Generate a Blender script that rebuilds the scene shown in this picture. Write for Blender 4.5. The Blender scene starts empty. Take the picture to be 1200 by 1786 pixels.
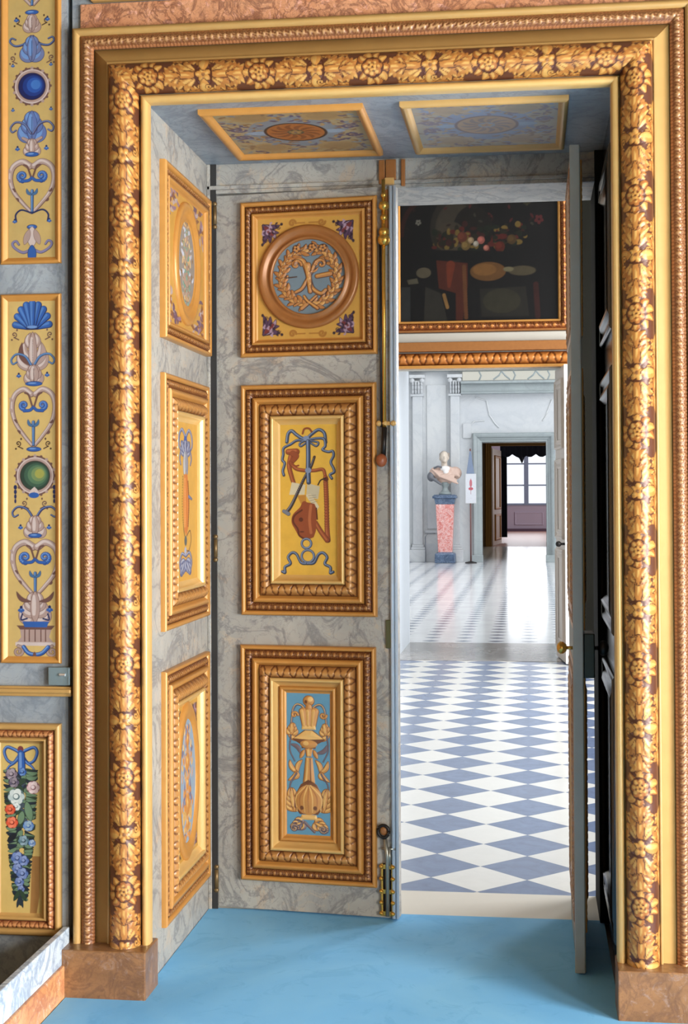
import bpy, math, random
import numpy as np
from mathutils import Matrix, Vector
random.seed(7); rng = np.random.default_rng(7)
PI = math.pi
scene = bpy.context.scene
col = scene.collection

# ---------------------------------------------------------------- colours
def L(r, g, b):
    o = []
    for v in (r, g, b):
        v /= 255.0
        o.append(v/12.92 if v <= .04045 else ((v+.055)/1.055)**2.4)
    return np.array(o)
L0 = L
GOLD = L(204,156,86); GOLDL = L(236,206,142); GOLDP = L(210,170,104); GOLDD = L(160,110,60)
BROWN = L(104,56,30); RED = L(150,78,42); OCHRE = L(196,128,58)
BLUE = L(46,92,164); BLUED = L(24,40,88); BLUEL = L(112,150,205); SKY = L(110,158,186)
MAUVE = L(172,148,140); MAUVED = L(108,76,70); MAUVEL = L(206,190,184); TEAL = L(70,110,150)
SLATE = L(118,132,146)

# ---------------------------------------------------------------- materials
MATS = {}
def nodes(name):
    m = bpy.data.materials.new(name); m.use_nodes = True
    nt = m.node_tree; b = nt.nodes['Principled BSDF']
    return m, nt, b
def rgba(c): return (float(c[0]), float(c[1]), float(c[2]), 1)
def mixc(nt, fac, a, b, mode='MIX'):
    n = nt.nodes.new('ShaderNodeMix'); n.data_type = 'RGBA'; n.blend_type = mode
    for idx, v in ((0, fac), (6, a), (7, b)):
        if isinstance(v, bpy.types.NodeSocket): nt.links.new(v, n.inputs[idx])
        elif idx == 0: n.inputs[0].default_value = v
        else: n.inputs[idx].default_value = rgba(v)
    return n.outputs[2]
def noise(nt, scale, detail=4, rough=.55, vec=None, dist=0):
    n = nt.nodes.new('ShaderNodeTexNoise'); n.inputs['Scale'].default_value = scale
    n.inputs['Detail'].default_value = detail; n.inputs['Roughness'].default_value = rough
    n.inputs['Distortion'].default_value = dist
    if vec is None:
        t = nt.nodes.new('ShaderNodeTexCoord'); vec = t.outputs['Object']
    nt.links.new(vec, n.inputs['Vector']); return n.outputs['Fac']
def ramp(nt, fac, stops):
    r = nt.nodes.new('ShaderNodeValToRGB'); nt.links.new(fac, r.inputs[0])
    e = r.color_ramp.elements
    while len(e) < len(stops): e.new(.5)
    for k, (p, c) in enumerate(stops):
        e[k].position = p; e[k].color = (c, c, c, 1) if isinstance(c, (int, float)) else rgba(c)
    return r.outputs[0]
def bump(nt, b, h, strength=.2, dist=.002):
    n = nt.nodes.new('ShaderNodeBump'); n.inputs['Strength'].default_value = strength
    n.inputs['Distance'].default_value = dist
    nt.links.new(h, n.inputs['Height']); nt.links.new(n.outputs[0], b.inputs['Normal'])
def M(name, c, rough=.5, metal=0, var=.12, nscale=18, bmp=.0, spec=.5):
    if name in MATS: return MATS[name]
    m, nt, b = nodes(name)
    f = noise(nt, nscale)
    o = mixc(nt, f, np.array(c)*(1-var), np.minimum(np.array(c)*(1+var), 1))
    nt.links.new(o, b.inputs['Base Color'])
    b.inputs['Roughness'].default_value = rough; b.inputs['Metallic'].default_value = metal
    b.inputs['Specular IOR Level'].default_value = spec
    if bmp: bump(nt, b, noise(nt, nscale*4), bmp)
    MATS[name] = m; return m
def MV(name, rough=.45, metal=0, var=.15, nscale=30, spec=.5):       # painted or carved surface, colours held per vertex
    m, nt, b = nodes(name)
    a = nt.nodes.new('ShaderNodeAttribute'); a.attribute_name = 'Col'
    f = noise(nt, nscale, 5)
    g = ramp(nt, f, [(.25, .84*(1-var)), (.75, .84)])
    o = mixc(nt, 1.0, a.outputs['Color'], g, 'MULTIPLY')
    nt.links.new(o, b.inputs['Base Color'])
    b.inputs['Roughness'].default_value = rough; b.inputs['Metallic'].default_value = metal
    b.inputs['Specular IOR Level'].default_value = spec
    MATS[name] = m; return m
def MS(name, c1, c2, vein, scale=6, veinw=.018, rough=.35, patch=None, vstr=.8, spec=.5):  # veined stone
    m, nt, b = nodes(name)
    t = nt.nodes.new('ShaderNodeTexCoord'); vec = t.outputs['Object']
    base = mixc(nt, ramp(nt, noise(nt, scale*.7, 5, .6, vec, .6), [(.35, 0), (.65, 1)]), c1, c2)
    if patch is not None:
        base = mixc(nt, ramp(nt, noise(nt, scale*1.7, 4, .7, vec, 1.2), [(.56, 0), (.66, 1)]), base, patch)
    v1 = noise(nt, scale*.8, 6, .6, vec, 1.5)
    v = ramp(nt, v1, [(.5-veinw*2, 0), (.5, vstr), (.5+veinw*2, 0)])
    base = mixc(nt, v, base, vein)
    v2 = noise(nt, scale*2.2, 5, .6, vec, 2.0)
    base = mixc(nt, ramp(nt, v2, [(.5-veinw, 0), (.5, vstr*.7), (.5+veinw, 0)]), base, vein)
    nt.links.new(base, b.inputs['Base Color']); b.inputs['Roughness'].default_value = rough
    b.inputs['Specular IOR Level'].default_value = spec
    MATS[name] = m; return m
def ME(name, c, s):
    m, nt, b = nodes(name)
    b.inputs['Base Color'].default_value = (0,0,0,1)
    b.inputs['Emission Color'].default_value = rgba(c); b.inputs['Emission Strength'].default_value = s
    MATS[name] = m; return m

gilt = M('gilding', L(190,134,66), .34, .15, .12, 25)
giltL = M('bright_gilding', L(208,168,102), .28, .15, .08, 20)
giltP = M('pale_gilding', L(180,142,84), .38, .10, .12, 14)
giltD = M('antique_gilding', L(152,98,50), .36, .15, .2, 30)
vgilt = MV('carved_gilding', .36, .10, .2)
vpaint = MV('painted_gilt_ground', .42, .05, .14, 22)
vflat = MV('painted_ground', .5, 0, .12, 25)
marb = MS('grey_marbling', L(174,169,158), L(152,149,142), L(108,106,106), 5, .020, .42, L(178,162,142), .68)
marbC = MS('cool_grey_marbling', L(154,161,166), L(130,138,145), L(106,114,124), 6, .02, .42, None, .6)
pink = MS('red_breccia_marble', L(204,150,112), L(182,126,90), L(98,58,48), 14, .03, .28, L(214,160,136), .7)
brec = MS('brown_breccia_marble', L(150,108,70), L(118,84,54), L(80,54,44), 11, .03, .3, L(150,122,104), .4)
redm = MS('pink_marble', L(226,146,136), L(196,92,84), L(232,200,196), 9, .03, .3, L(236,206,200), .8)
blum = MS('blue_grey_marble', L(86,106,134), L(60,78,104), L(140,156,176), 8, .012, .3)
brass = M('brass', L(206,160,74), .25, .8, .15, 60)
iron = M('dark_iron', L(44,40,38), .4, .6, .2, 40)
steel = M('aged_steel', L(150,150,140), .3, .7, .2, 40)
wood = M('reddish_wood', L(150,82,48), .4, 0, .15, 40)
dark = M('reveal_shade_black', L(18,17,18), .16, 0, .2, 6, 0, .6)  # shade of the right reveal put into its colour
white = M('white_paint', L(226,226,220), .45, 0, .05, 10)

# ---------------------------------------------------------------- object helpers
WL = {}
def link(o): col.objects.link(o); return o
def tag(o, label=None, cat=None, group=None, kind=None):
    if label: o['label'] = label
    if cat: o['category'] = cat
    if group: o['group'] = group
    if kind: o['kind'] = kind
    return o
def thing(name, loc, label, cat, kind=None, group=None):
    o = link(bpy.data.objects.new(name, None)); o.location = loc
    o.empty_display_size = .1
    WL[o.name] = np.array(loc, float); return tag(o, label, cat, group, kind)
def obj(name, V, F, mat, parent=None, cols=None, smooth=False):
    V = np.asarray(V, float).reshape(-1, 3)
    if parent is None:
        mn, mx = V.min(0), V.max(0); base = np.array([(mn[0]+mx[0])/2, (mn[1]+mx[1])/2, mn[2]])
    else: base = WL[parent.name]
    me = bpy.data.meshes.new(name)
    W = (V - base).astype(np.float32)
    if isinstance(F, np.ndarray):
        n = len(F)
        me.vertices.add(len(W)); me.vertices.foreach_set('co', W.ravel())
        me.loops.add(n*4); me.loops.foreach_set('vertex_index', F.astype(np.int32).ravel())
        me.polygons.add(n); me.polygons.foreach_set('loop_start', np.arange(0, n*4, 4, dtype=np.int32))
        me.update(calc_edges=True)
    else:
        me.from_pydata(W.tolist(), [], [list(f) for f in F]); me.update()
    if cols is not None:
        a = me.color_attributes.new('Col', 'FLOAT_COLOR', 'POINT')
        c = np.ones((len(W), 4), np.float32); c[:, :3] = np.asarray(cols).reshape(-1, 3)
        a.data.foreach_set('color', c.ravel())
    if smooth: me.polygons.foreach_set('use_smooth', np.ones(len(me.polygons), bool))
    me.materials.append(mat)
    o = link(bpy.data.objects.new(name, me))
    if parent is None: o.location = base
    else: o.parent = parent
    WL[o.name] = base
    return o
class MB:
    """collects solids into one mesh"""
    def __init__(s): s.V = []; s.F = []; s.n = 0
    def add(s, V, F):
        V = np.asarray(V, float).reshape(-1, 3)
        s.V.append(V); s.F += [[i+s.n for i in f] for f in F]; s.n += len(V); return s
    def box(s, a, b, fr=None):
        a = np.minimum(a, b); b2 = np.maximum(a, b)
        x0, y0, z0 = a; x1, y1, z1 = b2
        V = np.array([(x0,y0,z0),(x1,y0,z0),(x1,y1,z0),(x0,y1,z0),(x0,y0,z1),(x1,y0,z1),(x1,y1,z1),(x0,y1,z1)], float)
        if fr is not None: V = fr.P(V[:,0], V[:,1], V[:,2])
        return s.add(V, [(0,3,2,1),(4,5,6,7),(0,1,5,4),(1,2,6,5),(2,3,7,6),(3,0,4,7)])
    def lathe(s, c, prof, n=24, axis='z', a0=0, a1=2*PI):
        """prof: list of (r, h) along the axis"""
        V = []; F = []; m = len(prof)
        for i in range(n):
            t = 2*PI*i/n
            for r, h in prof:
                p = (r*math.cos(t), r*math.sin(t), h)
                if axis == 'y': p = (p[0], p[2], p[1])
                if axis == 'x': p = (p[2], p[0], p[1])
                V.append((c[0]+p[0], c[1]+p[1], c[2]+p[2]))
        for i in range(n):
            j = (i+1) % n
            for k in range(m-1): F.append((i*m+k, j*m+k, j*m+k+1, i*m+k+1))
        F.append([i*m for i in range(n)][::-1]); F.append([i*m+m-1 for i in range(n)])
        return s.add(V, F)
    def tube(s, pts, r, n=10):
        pts = [np.array(p, float) for p in pts]; V = []; F = []
        rr = r if isinstance(r, (list, tuple)) else [r]*len(pts)
        for i, p in enumerate(pts):
            d = pts[min(i+1, len(pts)-1)] - pts[max(i-1, 0)]; d = d/np.linalg.norm(d)
            u = np.cross(d, (0, 0, 1) if abs(d[2]) < .9 else (1, 0, 0)); u /= np.linalg.norm(u); v = np.cross(d, u)
            for k in range(n):
                t = 2*PI*k/n; V.append(p + rr[i]*(math.cos(t)*u + math.sin(t)*v))
        for i in range(len(pts)-1):
            for k in range(n):
                F.append((i*n+k, i*n+(k+1) % n, (i+1)*n+(k+1) % n, (i+1)*n+k))
        F.append(list(range(n))[::-1]); F.append([(len(pts)-1)*n+k for k in range(n)])
        return s.add(V, F)
    def ball(s, c, r, n=16, m=10):
        r = r if isinstance(r, (tuple, list)) else (r, r, r); V = []; F = []
        for i in range(m+1):
            ph = PI*i/m
            for k in range(n):
                t = 2*PI*k/n; V.append((c[0]+r[0]*math.sin(ph)*math.cos(t), c[1]+r[1]*math.sin(ph)*math.sin(t), c[2]-r[2]*math.cos(ph)))
        for i in range(m):
            for k in range(n): F.append((i*n+k, i*n+(k+1) % n, (i+1)*n+(k+1) % n, (i+1)*n+k))
        return s.add(V, F)
    def build(s, name, mat, parent=None, smooth=False, bevel=0):
        o = obj(name, np.concatenate(s.V), s.F, mat, parent)
        if smooth:
            for p in o.data.polygons: p.use_smooth = len(p.vertices) == 4
        if bevel:
            b = o.modifiers.new('bevel', 'BEVEL'); b.width = bevel; b.segments = 2; b.limit_method = 'ANGLE'
        return o
def box(name, a, b, mat, parent=None, bevel=0): return MB().box(a, b).build(name, mat, parent, bevel=bevel)
def struct(name, o): o['kind'] = 'structure'; o.name = name; return o

class Fr:
    """flat frame of reference: origin, u (across), v (up), n (out of the surface)"""
    def __init__(s, O, U, V, N): s.O, s.U, s.V, s.N = [np.array(q, float) for q in (O, U, V, N)]
    def P(s, u, v, h):
        u, v, h = np.broadcast_arrays(u, v, h)
        return s.O + u[..., None]*s.U + v[..., None]*s.V + h[..., None]*s.N
def gridF(nr, nc, flip=False):
    i, j = np.meshgrid(np.arange(nr-1), np.arange(nc-1), indexing='ij')
    a = (i*nc+j).ravel(); q = np.stack([a, a+1, a+nc+1, a+nc], 1)
    return q[:, ::-1] if flip else q

# ---------------------------------------------------------------- moulding strips
def strip(fr, P0, dr, sd, Ln, m0, m1, ds, hs, shade, res):
    """one run of a moulding; ds: distance from its first edge, hs: height; shade(a, d) -> (extra height, colour)"""
    ds = np.asarray(ds, float); hs = np.asarray(hs, float)
    n = max(2, int(Ln/res)+1) if res else 2
    t = np.linspace(0, 1, n)[:, None]
    a = -m0*ds[None] + t*(Ln + (m0+m1)*ds[None]); d = np.broadcast_to(ds[None], a.shape)
    dh, c = shade(a - Ln/2, d)
    u = P0[0] + dr[0]*a + sd[0]*d; v = P0[1] + dr[1]*a + sd[1]*d
    V = fr.P(u, v, hs[None] + dh)
    return V.reshape(-1, 3), c.reshape(-1, 3), gridF(n, len(ds))
def rect_frame(name, fr, x0, x1, y0, y1, ds, hs, mat, parent, shade=None, c=GOLD, res=None):
    if shade is None:
        shade = lambda a, d: (0*a, np.broadcast_to(c, a.shape+(3,)))
    Vs, Cs, Fs = [], [], []; n = 0
    for P0, dr, sd, Ln in (((x0,y0),(1,0),(0,1),x1-x0), ((x1,y0),(0,1),(-1,0),y1-y0), ((x1,y1),(-1,0),(0,-1),x1-x0), ((x0,y1),(0,-1),(1,0),y1-y0)):
        V, C_, F = strip(fr, P0, dr, sd, Ln, -1, -1, ds, hs, shade, res)
        Vs.append(V); Cs.append(C_); Fs.append(F+n); n += len(V)
    return obj(name, np.concatenate(Vs), np.concatenate(Fs), mat, parent, np.concatenate(Cs), smooth=res is not None)
def u_frame(name, fr, x0, x1, z0, z1, ds, hs, mat, parent, shade=None, c=GOLD, res=None):
    if shade is None:
        shade = lambda a, d: (0*a, np.broadcast_to(c, a.shape+(3,)))
    Vs, Cs, Fs = [], [], []; n = 0
    for P0, dr, sd, Ln, m0, m1 in (((x0,z0),(0,1),(-1,0),z1-z0,0,1), ((x0,z1),(1,0),(0,1),x1-x0,1,1), ((x1,z1),(0,-1),(1,0),z1-z0,1,0)):
        V, C_, F = strip(fr, P0, dr, sd, Ln, m0, m1, ds, hs, shade, res)
        Vs.append(V); Cs.append(C_); Fs.append(F+n); n += len(V)
    return obj(name, np.concatenate(Vs), np.concatenate(Fs), mat, parent, np.concatenate(Cs), smooth=res is not None)
def lerp(a, b, t): return a + (b-a)*t
def sm(x, a, b): x = np.clip((x-a)/(b-a), 0, 1); return x*x*(3-2*x)
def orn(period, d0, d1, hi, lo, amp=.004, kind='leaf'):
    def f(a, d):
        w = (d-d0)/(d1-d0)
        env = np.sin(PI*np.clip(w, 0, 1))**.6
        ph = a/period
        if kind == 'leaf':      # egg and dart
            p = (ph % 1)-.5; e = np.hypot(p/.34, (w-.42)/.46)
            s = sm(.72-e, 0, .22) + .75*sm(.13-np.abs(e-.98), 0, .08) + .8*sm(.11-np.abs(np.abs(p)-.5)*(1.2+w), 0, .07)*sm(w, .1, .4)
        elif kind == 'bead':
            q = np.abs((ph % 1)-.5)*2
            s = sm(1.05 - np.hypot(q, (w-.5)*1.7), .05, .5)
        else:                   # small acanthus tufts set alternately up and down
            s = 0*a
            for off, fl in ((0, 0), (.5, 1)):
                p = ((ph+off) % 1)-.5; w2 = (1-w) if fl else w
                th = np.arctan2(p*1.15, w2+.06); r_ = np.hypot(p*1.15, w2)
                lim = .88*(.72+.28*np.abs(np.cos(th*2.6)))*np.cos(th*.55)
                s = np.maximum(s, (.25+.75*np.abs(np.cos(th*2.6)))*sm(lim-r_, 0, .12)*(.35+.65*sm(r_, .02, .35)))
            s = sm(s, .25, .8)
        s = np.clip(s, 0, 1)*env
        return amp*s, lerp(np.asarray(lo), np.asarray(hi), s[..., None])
    return f

# ---------------------------------------------------------------- painter's canvas (painted and carved ornament)
class Cv:
    def __init__(s, x0, x1, y0, y1, nx, ny, base):
        s.x0, s.x1, s.y0, s.y1, s.nx, s.ny = x0, x1, y0, y1, nx, ny
        s.xs = np.linspace(x0, x1, nx); s.ys = np.linspace(y0, y1, ny)
        s.c = np.broadcast_to(np.asarray(base, float), (ny, nx, 3)).copy(); s.h = np.zeros((ny, nx))
        s.px = abs((x1-x0)/(nx-1))
    def reg(s, xa, xb, ya, yb):
        i0 = int(np.searchsorted(s.xs, xa-s.px)); i1 = int(np.searchsorted(s.xs, xb+s.px))
        j0 = int(np.searchsorted(s.ys, ya-s.px)); j1 = int(np.searchsorted(s.ys, yb+s.px))
        if i1 <= i0 or j1 <= j0: return None
        return slice(j0, j1), slice(i0, i1)
    def put(s, r, sd, c, dh, w):
        cov = np.clip(.5 - sd/s.px, 0, 1)
        s.c[r] = lerp(s.c[r], np.asarray(c), cov[..., None])
        if dh: s.h[r] = np.maximum(s.h[r], dh*np.sqrt(np.clip(-sd/max(w, 1e-6), 0, 1)))
    def blob(s, P, R, c, dh=0):
        P = np.asarray(P, float); R = np.broadcast_to(np.asarray(R, float), (len(P),)); m = R.max()
        r = s.reg(P[:,0].min()-m, P[:,0].max()+m, P[:,1].min()-m, P[:,1].max()+m)
        if r is None: return
        X, Y = np.meshgrid(s.xs[r[1]], s.ys[r[0]])
        sd = np.full(X.shape, 1e9)
        for (x, y), q in zip(P, R): sd = np.minimum(sd, np.hypot(X-x, Y-y)-q)
        s.put(r, sd, c, dh, m)
    def ell(s, cx, cy, rx, ry, c, dh=0, rot=0):
        m = max(rx, ry); r = s.reg(cx-m, cx+m, cy-m, cy+m)
        if r is None: return
        X, Y = np.meshgrid(s.xs[r[1]]-cx, s.ys[r[0]]-cy)
        ca, sa = math.cos(rot), math.sin(rot); U = X*ca+Y*sa; V = -X*sa+Y*ca
        sd = (np.hypot(U/rx, V/ry)-1)*min(rx, ry); s.put(r, sd, c, dh, min(rx, ry))
    def curve(s, pts, n=10):
        pts = [np.array(p, float) for p in pts]
        if len(pts) == 2: return np.array([lerp(pts[0], pts[1], t) for t in np.linspace(0, 1, n*2)])
        q = [2*pts[0]-pts[1]] + pts + [2*pts[-1]-pts[-2]]; out = []
        for i in range(1, len(q)-2):
            for t in np.linspace(0, 1, n, endpoint=False):
                a, b, c_, d = q[i-1], q[i], q[i+1], q[i+2]
                out.append(.5*((2*b)+(c_-a)*t+(2*a-5*b+4*c_-d)*t*t+(3*b-a-3*c_+d)*t**3))
        out.append(pts[-1]); return np.array(out)
    def line(s, pts, w, c, w2=None, dh=0, edge=None, e=1.0, hi=None):
        """stroke with half-width w (tapering to w2); edge: darker outline; hi: lighter crest"""
        P = s.curve(pts); k = np.linspace(0, 1, len(P)); R = w + ((w2 if w2 is not None else w)-w)*k
        if edge is not None: s.blob(P + np.array([e*.5, e*.5]), R+e, edge)
        s.blob(P, R, c, dh)
        if hi is not None: s.blob(P - np.array([1, 1])*R[:, None]*.25, R*.42, hi)
    def leaf(s, p0, p1, w, c, bend=0, dh=0, edge=None, e=1.0, hi=None, rib=None):
        p0, p1 = np.array(p0, float), np.array(p1, float); d = p1-p0; nrm = np.array([-d[1], d[0]])
        ln = np.hypot(*d); n = max(6, int(ln/(s.px*1.2)))
        t = np.linspace(0, 1, n); P = p0 + t[:, None]*d + (bend*np.sin(PI*t))[:, None]*nrm
        R = w*np.sin(PI*np.clip(t*.92+.06, 0, 1))**.8
        if edge is not None: s.blob(P, R+e, edge)
        s.blob(P, R, c, dh)
        if hi is not None: s.blob(P[n//5:-n//6]-np.array([.25, .25])*w, R[n//5:-n//6]*.45, hi)
        if rib is not None: s.blob(P[:-n//6], s.px*.55, rib)
    def acanthus(s, base, ang, ln, sp, n, c, edge, hi=None, dh=0, w=None, bend=.15, e=1.0):
        """fan of lobes growing along a midrib"""
        base = np.array(base, float); w = w or ln*.14
        for k in list(range(n)):
            f = k/(n-1) if n > 1 else .5
            for sg in (-1, 1):
                o = base + np.array([math.cos(ang), math.sin(ang)])*ln*.55*f
                a = ang + sg*sp*(1-f*.75)
                l2 = ln*(.62-.18*f)
                s.leaf(o, o+l2*np.array([math.cos(a), math.sin(a)]), w*(1-.35*f), c, sg*bend, dh, edge, e, hi)
        s.leaf(base, base+ln*np.array([math.cos(ang), math.sin(ang)]), w, c, 0, dh*1.15, edge, e, hi)
    def spiral(s, c0, r, turns, a0, w, c, sg=1, w2=None, dh=0, edge=None, e=1.0, hi=None):
        n = max(8, int(abs(turns)*16)); k = np.linspace(0, 1, n)
        R = r*(1-k*.82); A = a0 + sg*turns*2*PI*k
        P = np.stack([c0[0]+R*np.cos(A), c0[1]+R*np.sin(A)], 1); W = w + ((w if w2 is None else w2)-w)*k
        if edge is not None: s.blob(P, W+e, edge)
        s.blob(P, W, c, dh)
        if hi is not None: s.blob(P-.3*W[:, None], W*.4, hi)
    def flower(s, x, y, r, c, cc, edge=None, n=5, dh=0, a0=0.3, hi=None):
        if edge is not None: s.ell(x, y, r*1.12, r*1.12, edge)
        for k in range(n):
            a = a0 + 2*PI*k/n; s.ell(x+r*.55*math.cos(a), y+r*.55*math.sin(a), r*.45, r*.36, c, dh, a)
            if hi is not None: s.ell(x+r*.6*math.cos(a)-r*.08, y+r*.6*math.sin(a)-r*.08, r*.22, r*.18, hi, 0, a)
        s.ell(x, y, r*.25, r*.25, cc, dh)
    def poly(s, pts, c, dh=0):
        P = np.array(pts, float); r = s.reg(P[:,0].min(), P[:,0].max(), P[:,1].min(), P[:,1].max())
        if r is None: return
        X, Y = np.meshgrid(s.xs[r[1]], s.ys[r[0]]); ins = np.zeros(X.shape, bool); sd = np.full(X.shape, 1e9)
        for i in range(len(P)):
            (xa, ya), (xb, yb) = P[i], P[(i+1) % len(P)]
            if ya != yb: ins ^= ((ya > Y) != (yb > Y)) & (X < (xb-xa)*(Y-ya)/(yb-ya)+xa)
            t = np.clip(((X-xa)*(xb-xa)+(Y-ya)*(yb-ya))/max((xb-xa)**2+(yb-ya)**2, 1e-9), 0, 1)
            sd = np.minimum(sd, np.hypot(X-xa-t*(xb-xa), Y-ya-t*(yb-ya)))
        s.put(r, np.where(ins, -sd, sd), c, dh, (P[:,0].max()-P[:,0].min())*.25)
    def mirror(s):
        """copy the left half onto the right"""
        n = s.nx//2; s.c[:, -n:] = s.c[:, :n][:, ::-1]; s.h[:, -n:] = s.h[:, :n][:, ::-1]
def canvas_obj(name, cv, fr, u0, u1, v0, v1, h, mat, parent, hs=1.0):
    """lay the canvas on the frame's rectangle (v1 is its top edge)"""
    U, V = np.meshgrid(np.linspace(u0, u1, cv.nx), np.linspace(v1, v0, cv.ny))
    P = fr.P(U, V, h + cv.h*hs)
    return obj(name, P.reshape(-1, 3), gridF(cv.ny, cv.nx, True), mat, parent, cv.c.reshape(-1, 3), smooth=True)

FRONT = Fr((0,0,0), (1,0,0), (0,0,1), (0,-1,0))
OX0, OX1, OZ = -1.230, .256, 2.886            # clear opening of the gilt surround

# ================================================================= THE SETTING
BK = .93                                          # depth of the reveal
def wallbox(name, a, b, mat, **k): return struct(name, box(name, a, b, mat, **k))
mb = MB().box((-4.1,-6.5,-.1), (3.7,.93,-.008)); struct('floor', mb.build('floor', M('floorboards', L(86,62,44), .4)))
wl = MB(); wl.box((-4,.06,0), (-1.262,BK,6)); wl.box((.287,.06,0), (4,BK,6)); wl.box((-1.262,.06,2.912), (.287,BK,6))
wl.box((-1.49,.0,3.13), (-1.25,.06,6)); wl.box((.275,0,0), (4,.06,6)); wl.box((-1.25,0,2.912), (.275,.06,6)); wl.box((-1.475,0,0), (-1.25,.06,3.13))
struct('wall_back', wl.build('wall_back', marbC))

# panelling left of the doorway
struct('trim_14', MB().box((-1.240,.922,0), (-1.213,.930,2.9)).build('trim_14', M('shadow_gap_paint', L(40,38,36), .7)))  # dark strip painted as the shade in the gap beside the leaf
wp = MB(); wp.box((-4,0,.0), (-1.507,.06,6)); struct('wall_left', wp.build('wall_left', marbC))
struct('trim_1', MB().box((-4,-.022,.95), (-1.49,0,.983)).box((-4,-.034,.962),(-1.488,-.022,.976)).build('trim_1', giltP, bevel=.004))

# the rest of the near room, behind and beside the camera
warm = M('warm_painted_wall', L(150,126,92), .6, 0, .1, 2)
rr = MB().box((3.6,-6.4,0), (3.75,0,.15)).box((3.6,-6.4,2.8), (3.75,0,5.4))
for a, b in ((-6.4,-5.6),(-4.2,-3.2),(-1.8,-1.1),(-.9,0)): rr.box((3.6,a,.15), (3.75,b,2.8))

struct('wall_right', rr.build('wall_right', warm))
struct('wall_far_left', MB().box((-4.1,-6.4,0), (-4,0,5.4)).build('wall_far_left', warm))
struct('wall_front', MB().box((-4.1,-6.55,0), (3.75,-6.4,5.4)).build('wall_front', warm))
struct('ceiling_room', MB().box((-4.1,-6.55,5.4), (3.75,0,5.5)).build('ceiling_room', M('ceiling_paint', L(92,78,60), .7)))

# blue floor covering
cp = MB().box((-1.484,-6.3,-.008), (3.58,.08,.004)).box((-1.248,.08,-.008), (.262,.935,.004))
def blue_mat():
    m, nt, b = nodes('blue_floor_cloth')
    t = nt.nodes.new('ShaderNodeTexCoord')
    c = mixc(nt, ramp(nt, noise(nt, 1.4, 4, .6, None, .8), [(.35,0),(.7,1)]), L(112,186,240), L(134,202,246))
    c = mixc(nt, ramp(nt, noise(nt, 5, 5, .7, None, 2), [(.55,0),(.62,.35),(.7,0)]), c, L(92,168,222))
    nt.links.new(c, b.inputs['Base Color']); b.inputs['Roughness'].default_value = .75
    bump(nt, b, noise(nt, 300, 2), .15, .001)
    return m
tag(cp.build('floor_cloth', blue_mat()), 'sky blue floor covering running up to the threshold of the doorway', 'carpet')

# low marble kerb in front of the panelling
kb = thing('marble_kerb', (-1.5,-1.2,0), 'low marble kerb running towards the viewer, left of the doorway plinth', 'kerb')
pk = MS('orange_marble', L(226,170,118), L(206,140,90), L(170,96,66), 8, .03, .35, L(232,204,176), .6)
MB().box((-1.515,-4,.0), (-1.487,-.02,.104)).build('base_course', pk, kb, bevel=.003)
MB().box((-1.518,-4,.104), (-1.496,-.02,.205)).build('upper_course', MS('white_marble', L(216,224,230), L(192,204,214), L(130,148,170), 6, .03, .35), kb, bevel=.003)

# ================================================================= GILT SURROUND
sur = thing('door_surround', ((OX0+OX1)/2, 0, 0), 'huge carved gilt door surround with acanthus torus framing the near doorway', 'door frame')
def prof_arc(d0, d1, h0, hp, n):
    t = np.linspace(0, 1, n); return d0+(d1-d0)*t, h0 + hp*np.sqrt(np.clip(1-(2*t-1)**2, 0, 1))
# inner fillet: a rounded bead that turns into the reveal
d_, h_ = prof_arc(.0, .026, .012, .016, 9)
u_frame('inner_fillet', FRONT, OX0, OX1, 0.155, OZ, np.r_[0, d_, .026, .030], np.r_[-.02, h_, .004, .004], giltL, sur, c=GOLDL)
# acanthus pattern: one repeat, length 0.36 m, drawn once on a canvas
PER = .364; TW = .165                              # developed width of the torus
ac = Cv(-PER/2*1000, PER/2*1000, -6, TW*1000+6, 300, 150, L(106,62,42))
DKB = L(92,48,28); LG = L(212,148,72); LG2 = L(230,178,98); LG3 = L(184,114,54)
cyy = TW*500
r0 = np.random.default_rng(21)
def palm(bx, by, an, ln, sp, n, w):
    """spray of broad flame-like acanthus lobes, outer lobes first"""
    for k in sorted(range(n), key=lambda k: -abs(k-(n-1)/2)):
        q = (k-(n-1)/2)/((n-1)/2); a_ = an+q*sp; l_ = ln*(1-.28*abs(q))*r0.uniform(.92, 1.06)
        tip = (bx+l_*math.cos(a_), by+l_*math.sin(a_)); cc = lerp(LG3, LG, r0.uniform(.2, 1))
        ac.leaf((bx, by), tip, w, cc, -.16*np.sign(q)*(abs(q) > .1), .0022, DKB, 2.0, None)
        ac.leaf((bx+.25*l_*math.cos(a_), by+.25*l_*math.sin(a_)), tip, w*.42, LG2, -.10*np.sign(q), 0)
        for e_ in (-1, 1):
            p_ = (bx+l_*.62*math.cos(a_), by+l_*.62*math.sin(a_)); b_ = a_+e_*.75
            ac.leaf(p_, (p_[0]+l_*.27*math.cos(b_), p_[1]+l_*.27*math.sin(b_)), w*.5, cc, 0, .0018, None)
        ac.line([(bx+.15*l_*math.cos(a_), by+.15*l_*math.sin(a_)), (bx+.7*l_*math.cos(a_), by+.7*l_*math.sin(a_))], 1.0, L(150,92,54))
for sg in (-1, 1):
    d0_ = PI if sg > 0 else 0
    for q in (-1, 1):
        palm(sg*186, cyy+q*96, d0_+q*sg*.42, 92, .55, 4, 12)
        palm(sg*60, cyy+q*92, (0 if sg > 0 else PI)-q*sg*.30, 78, .5, 4, 11)
    palm(sg*168, cyy, d0_, 112, .95, 7, 12.5)
    palm(sg*104, cyy, d0_, 74, 1.15, 5, 11)
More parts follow.
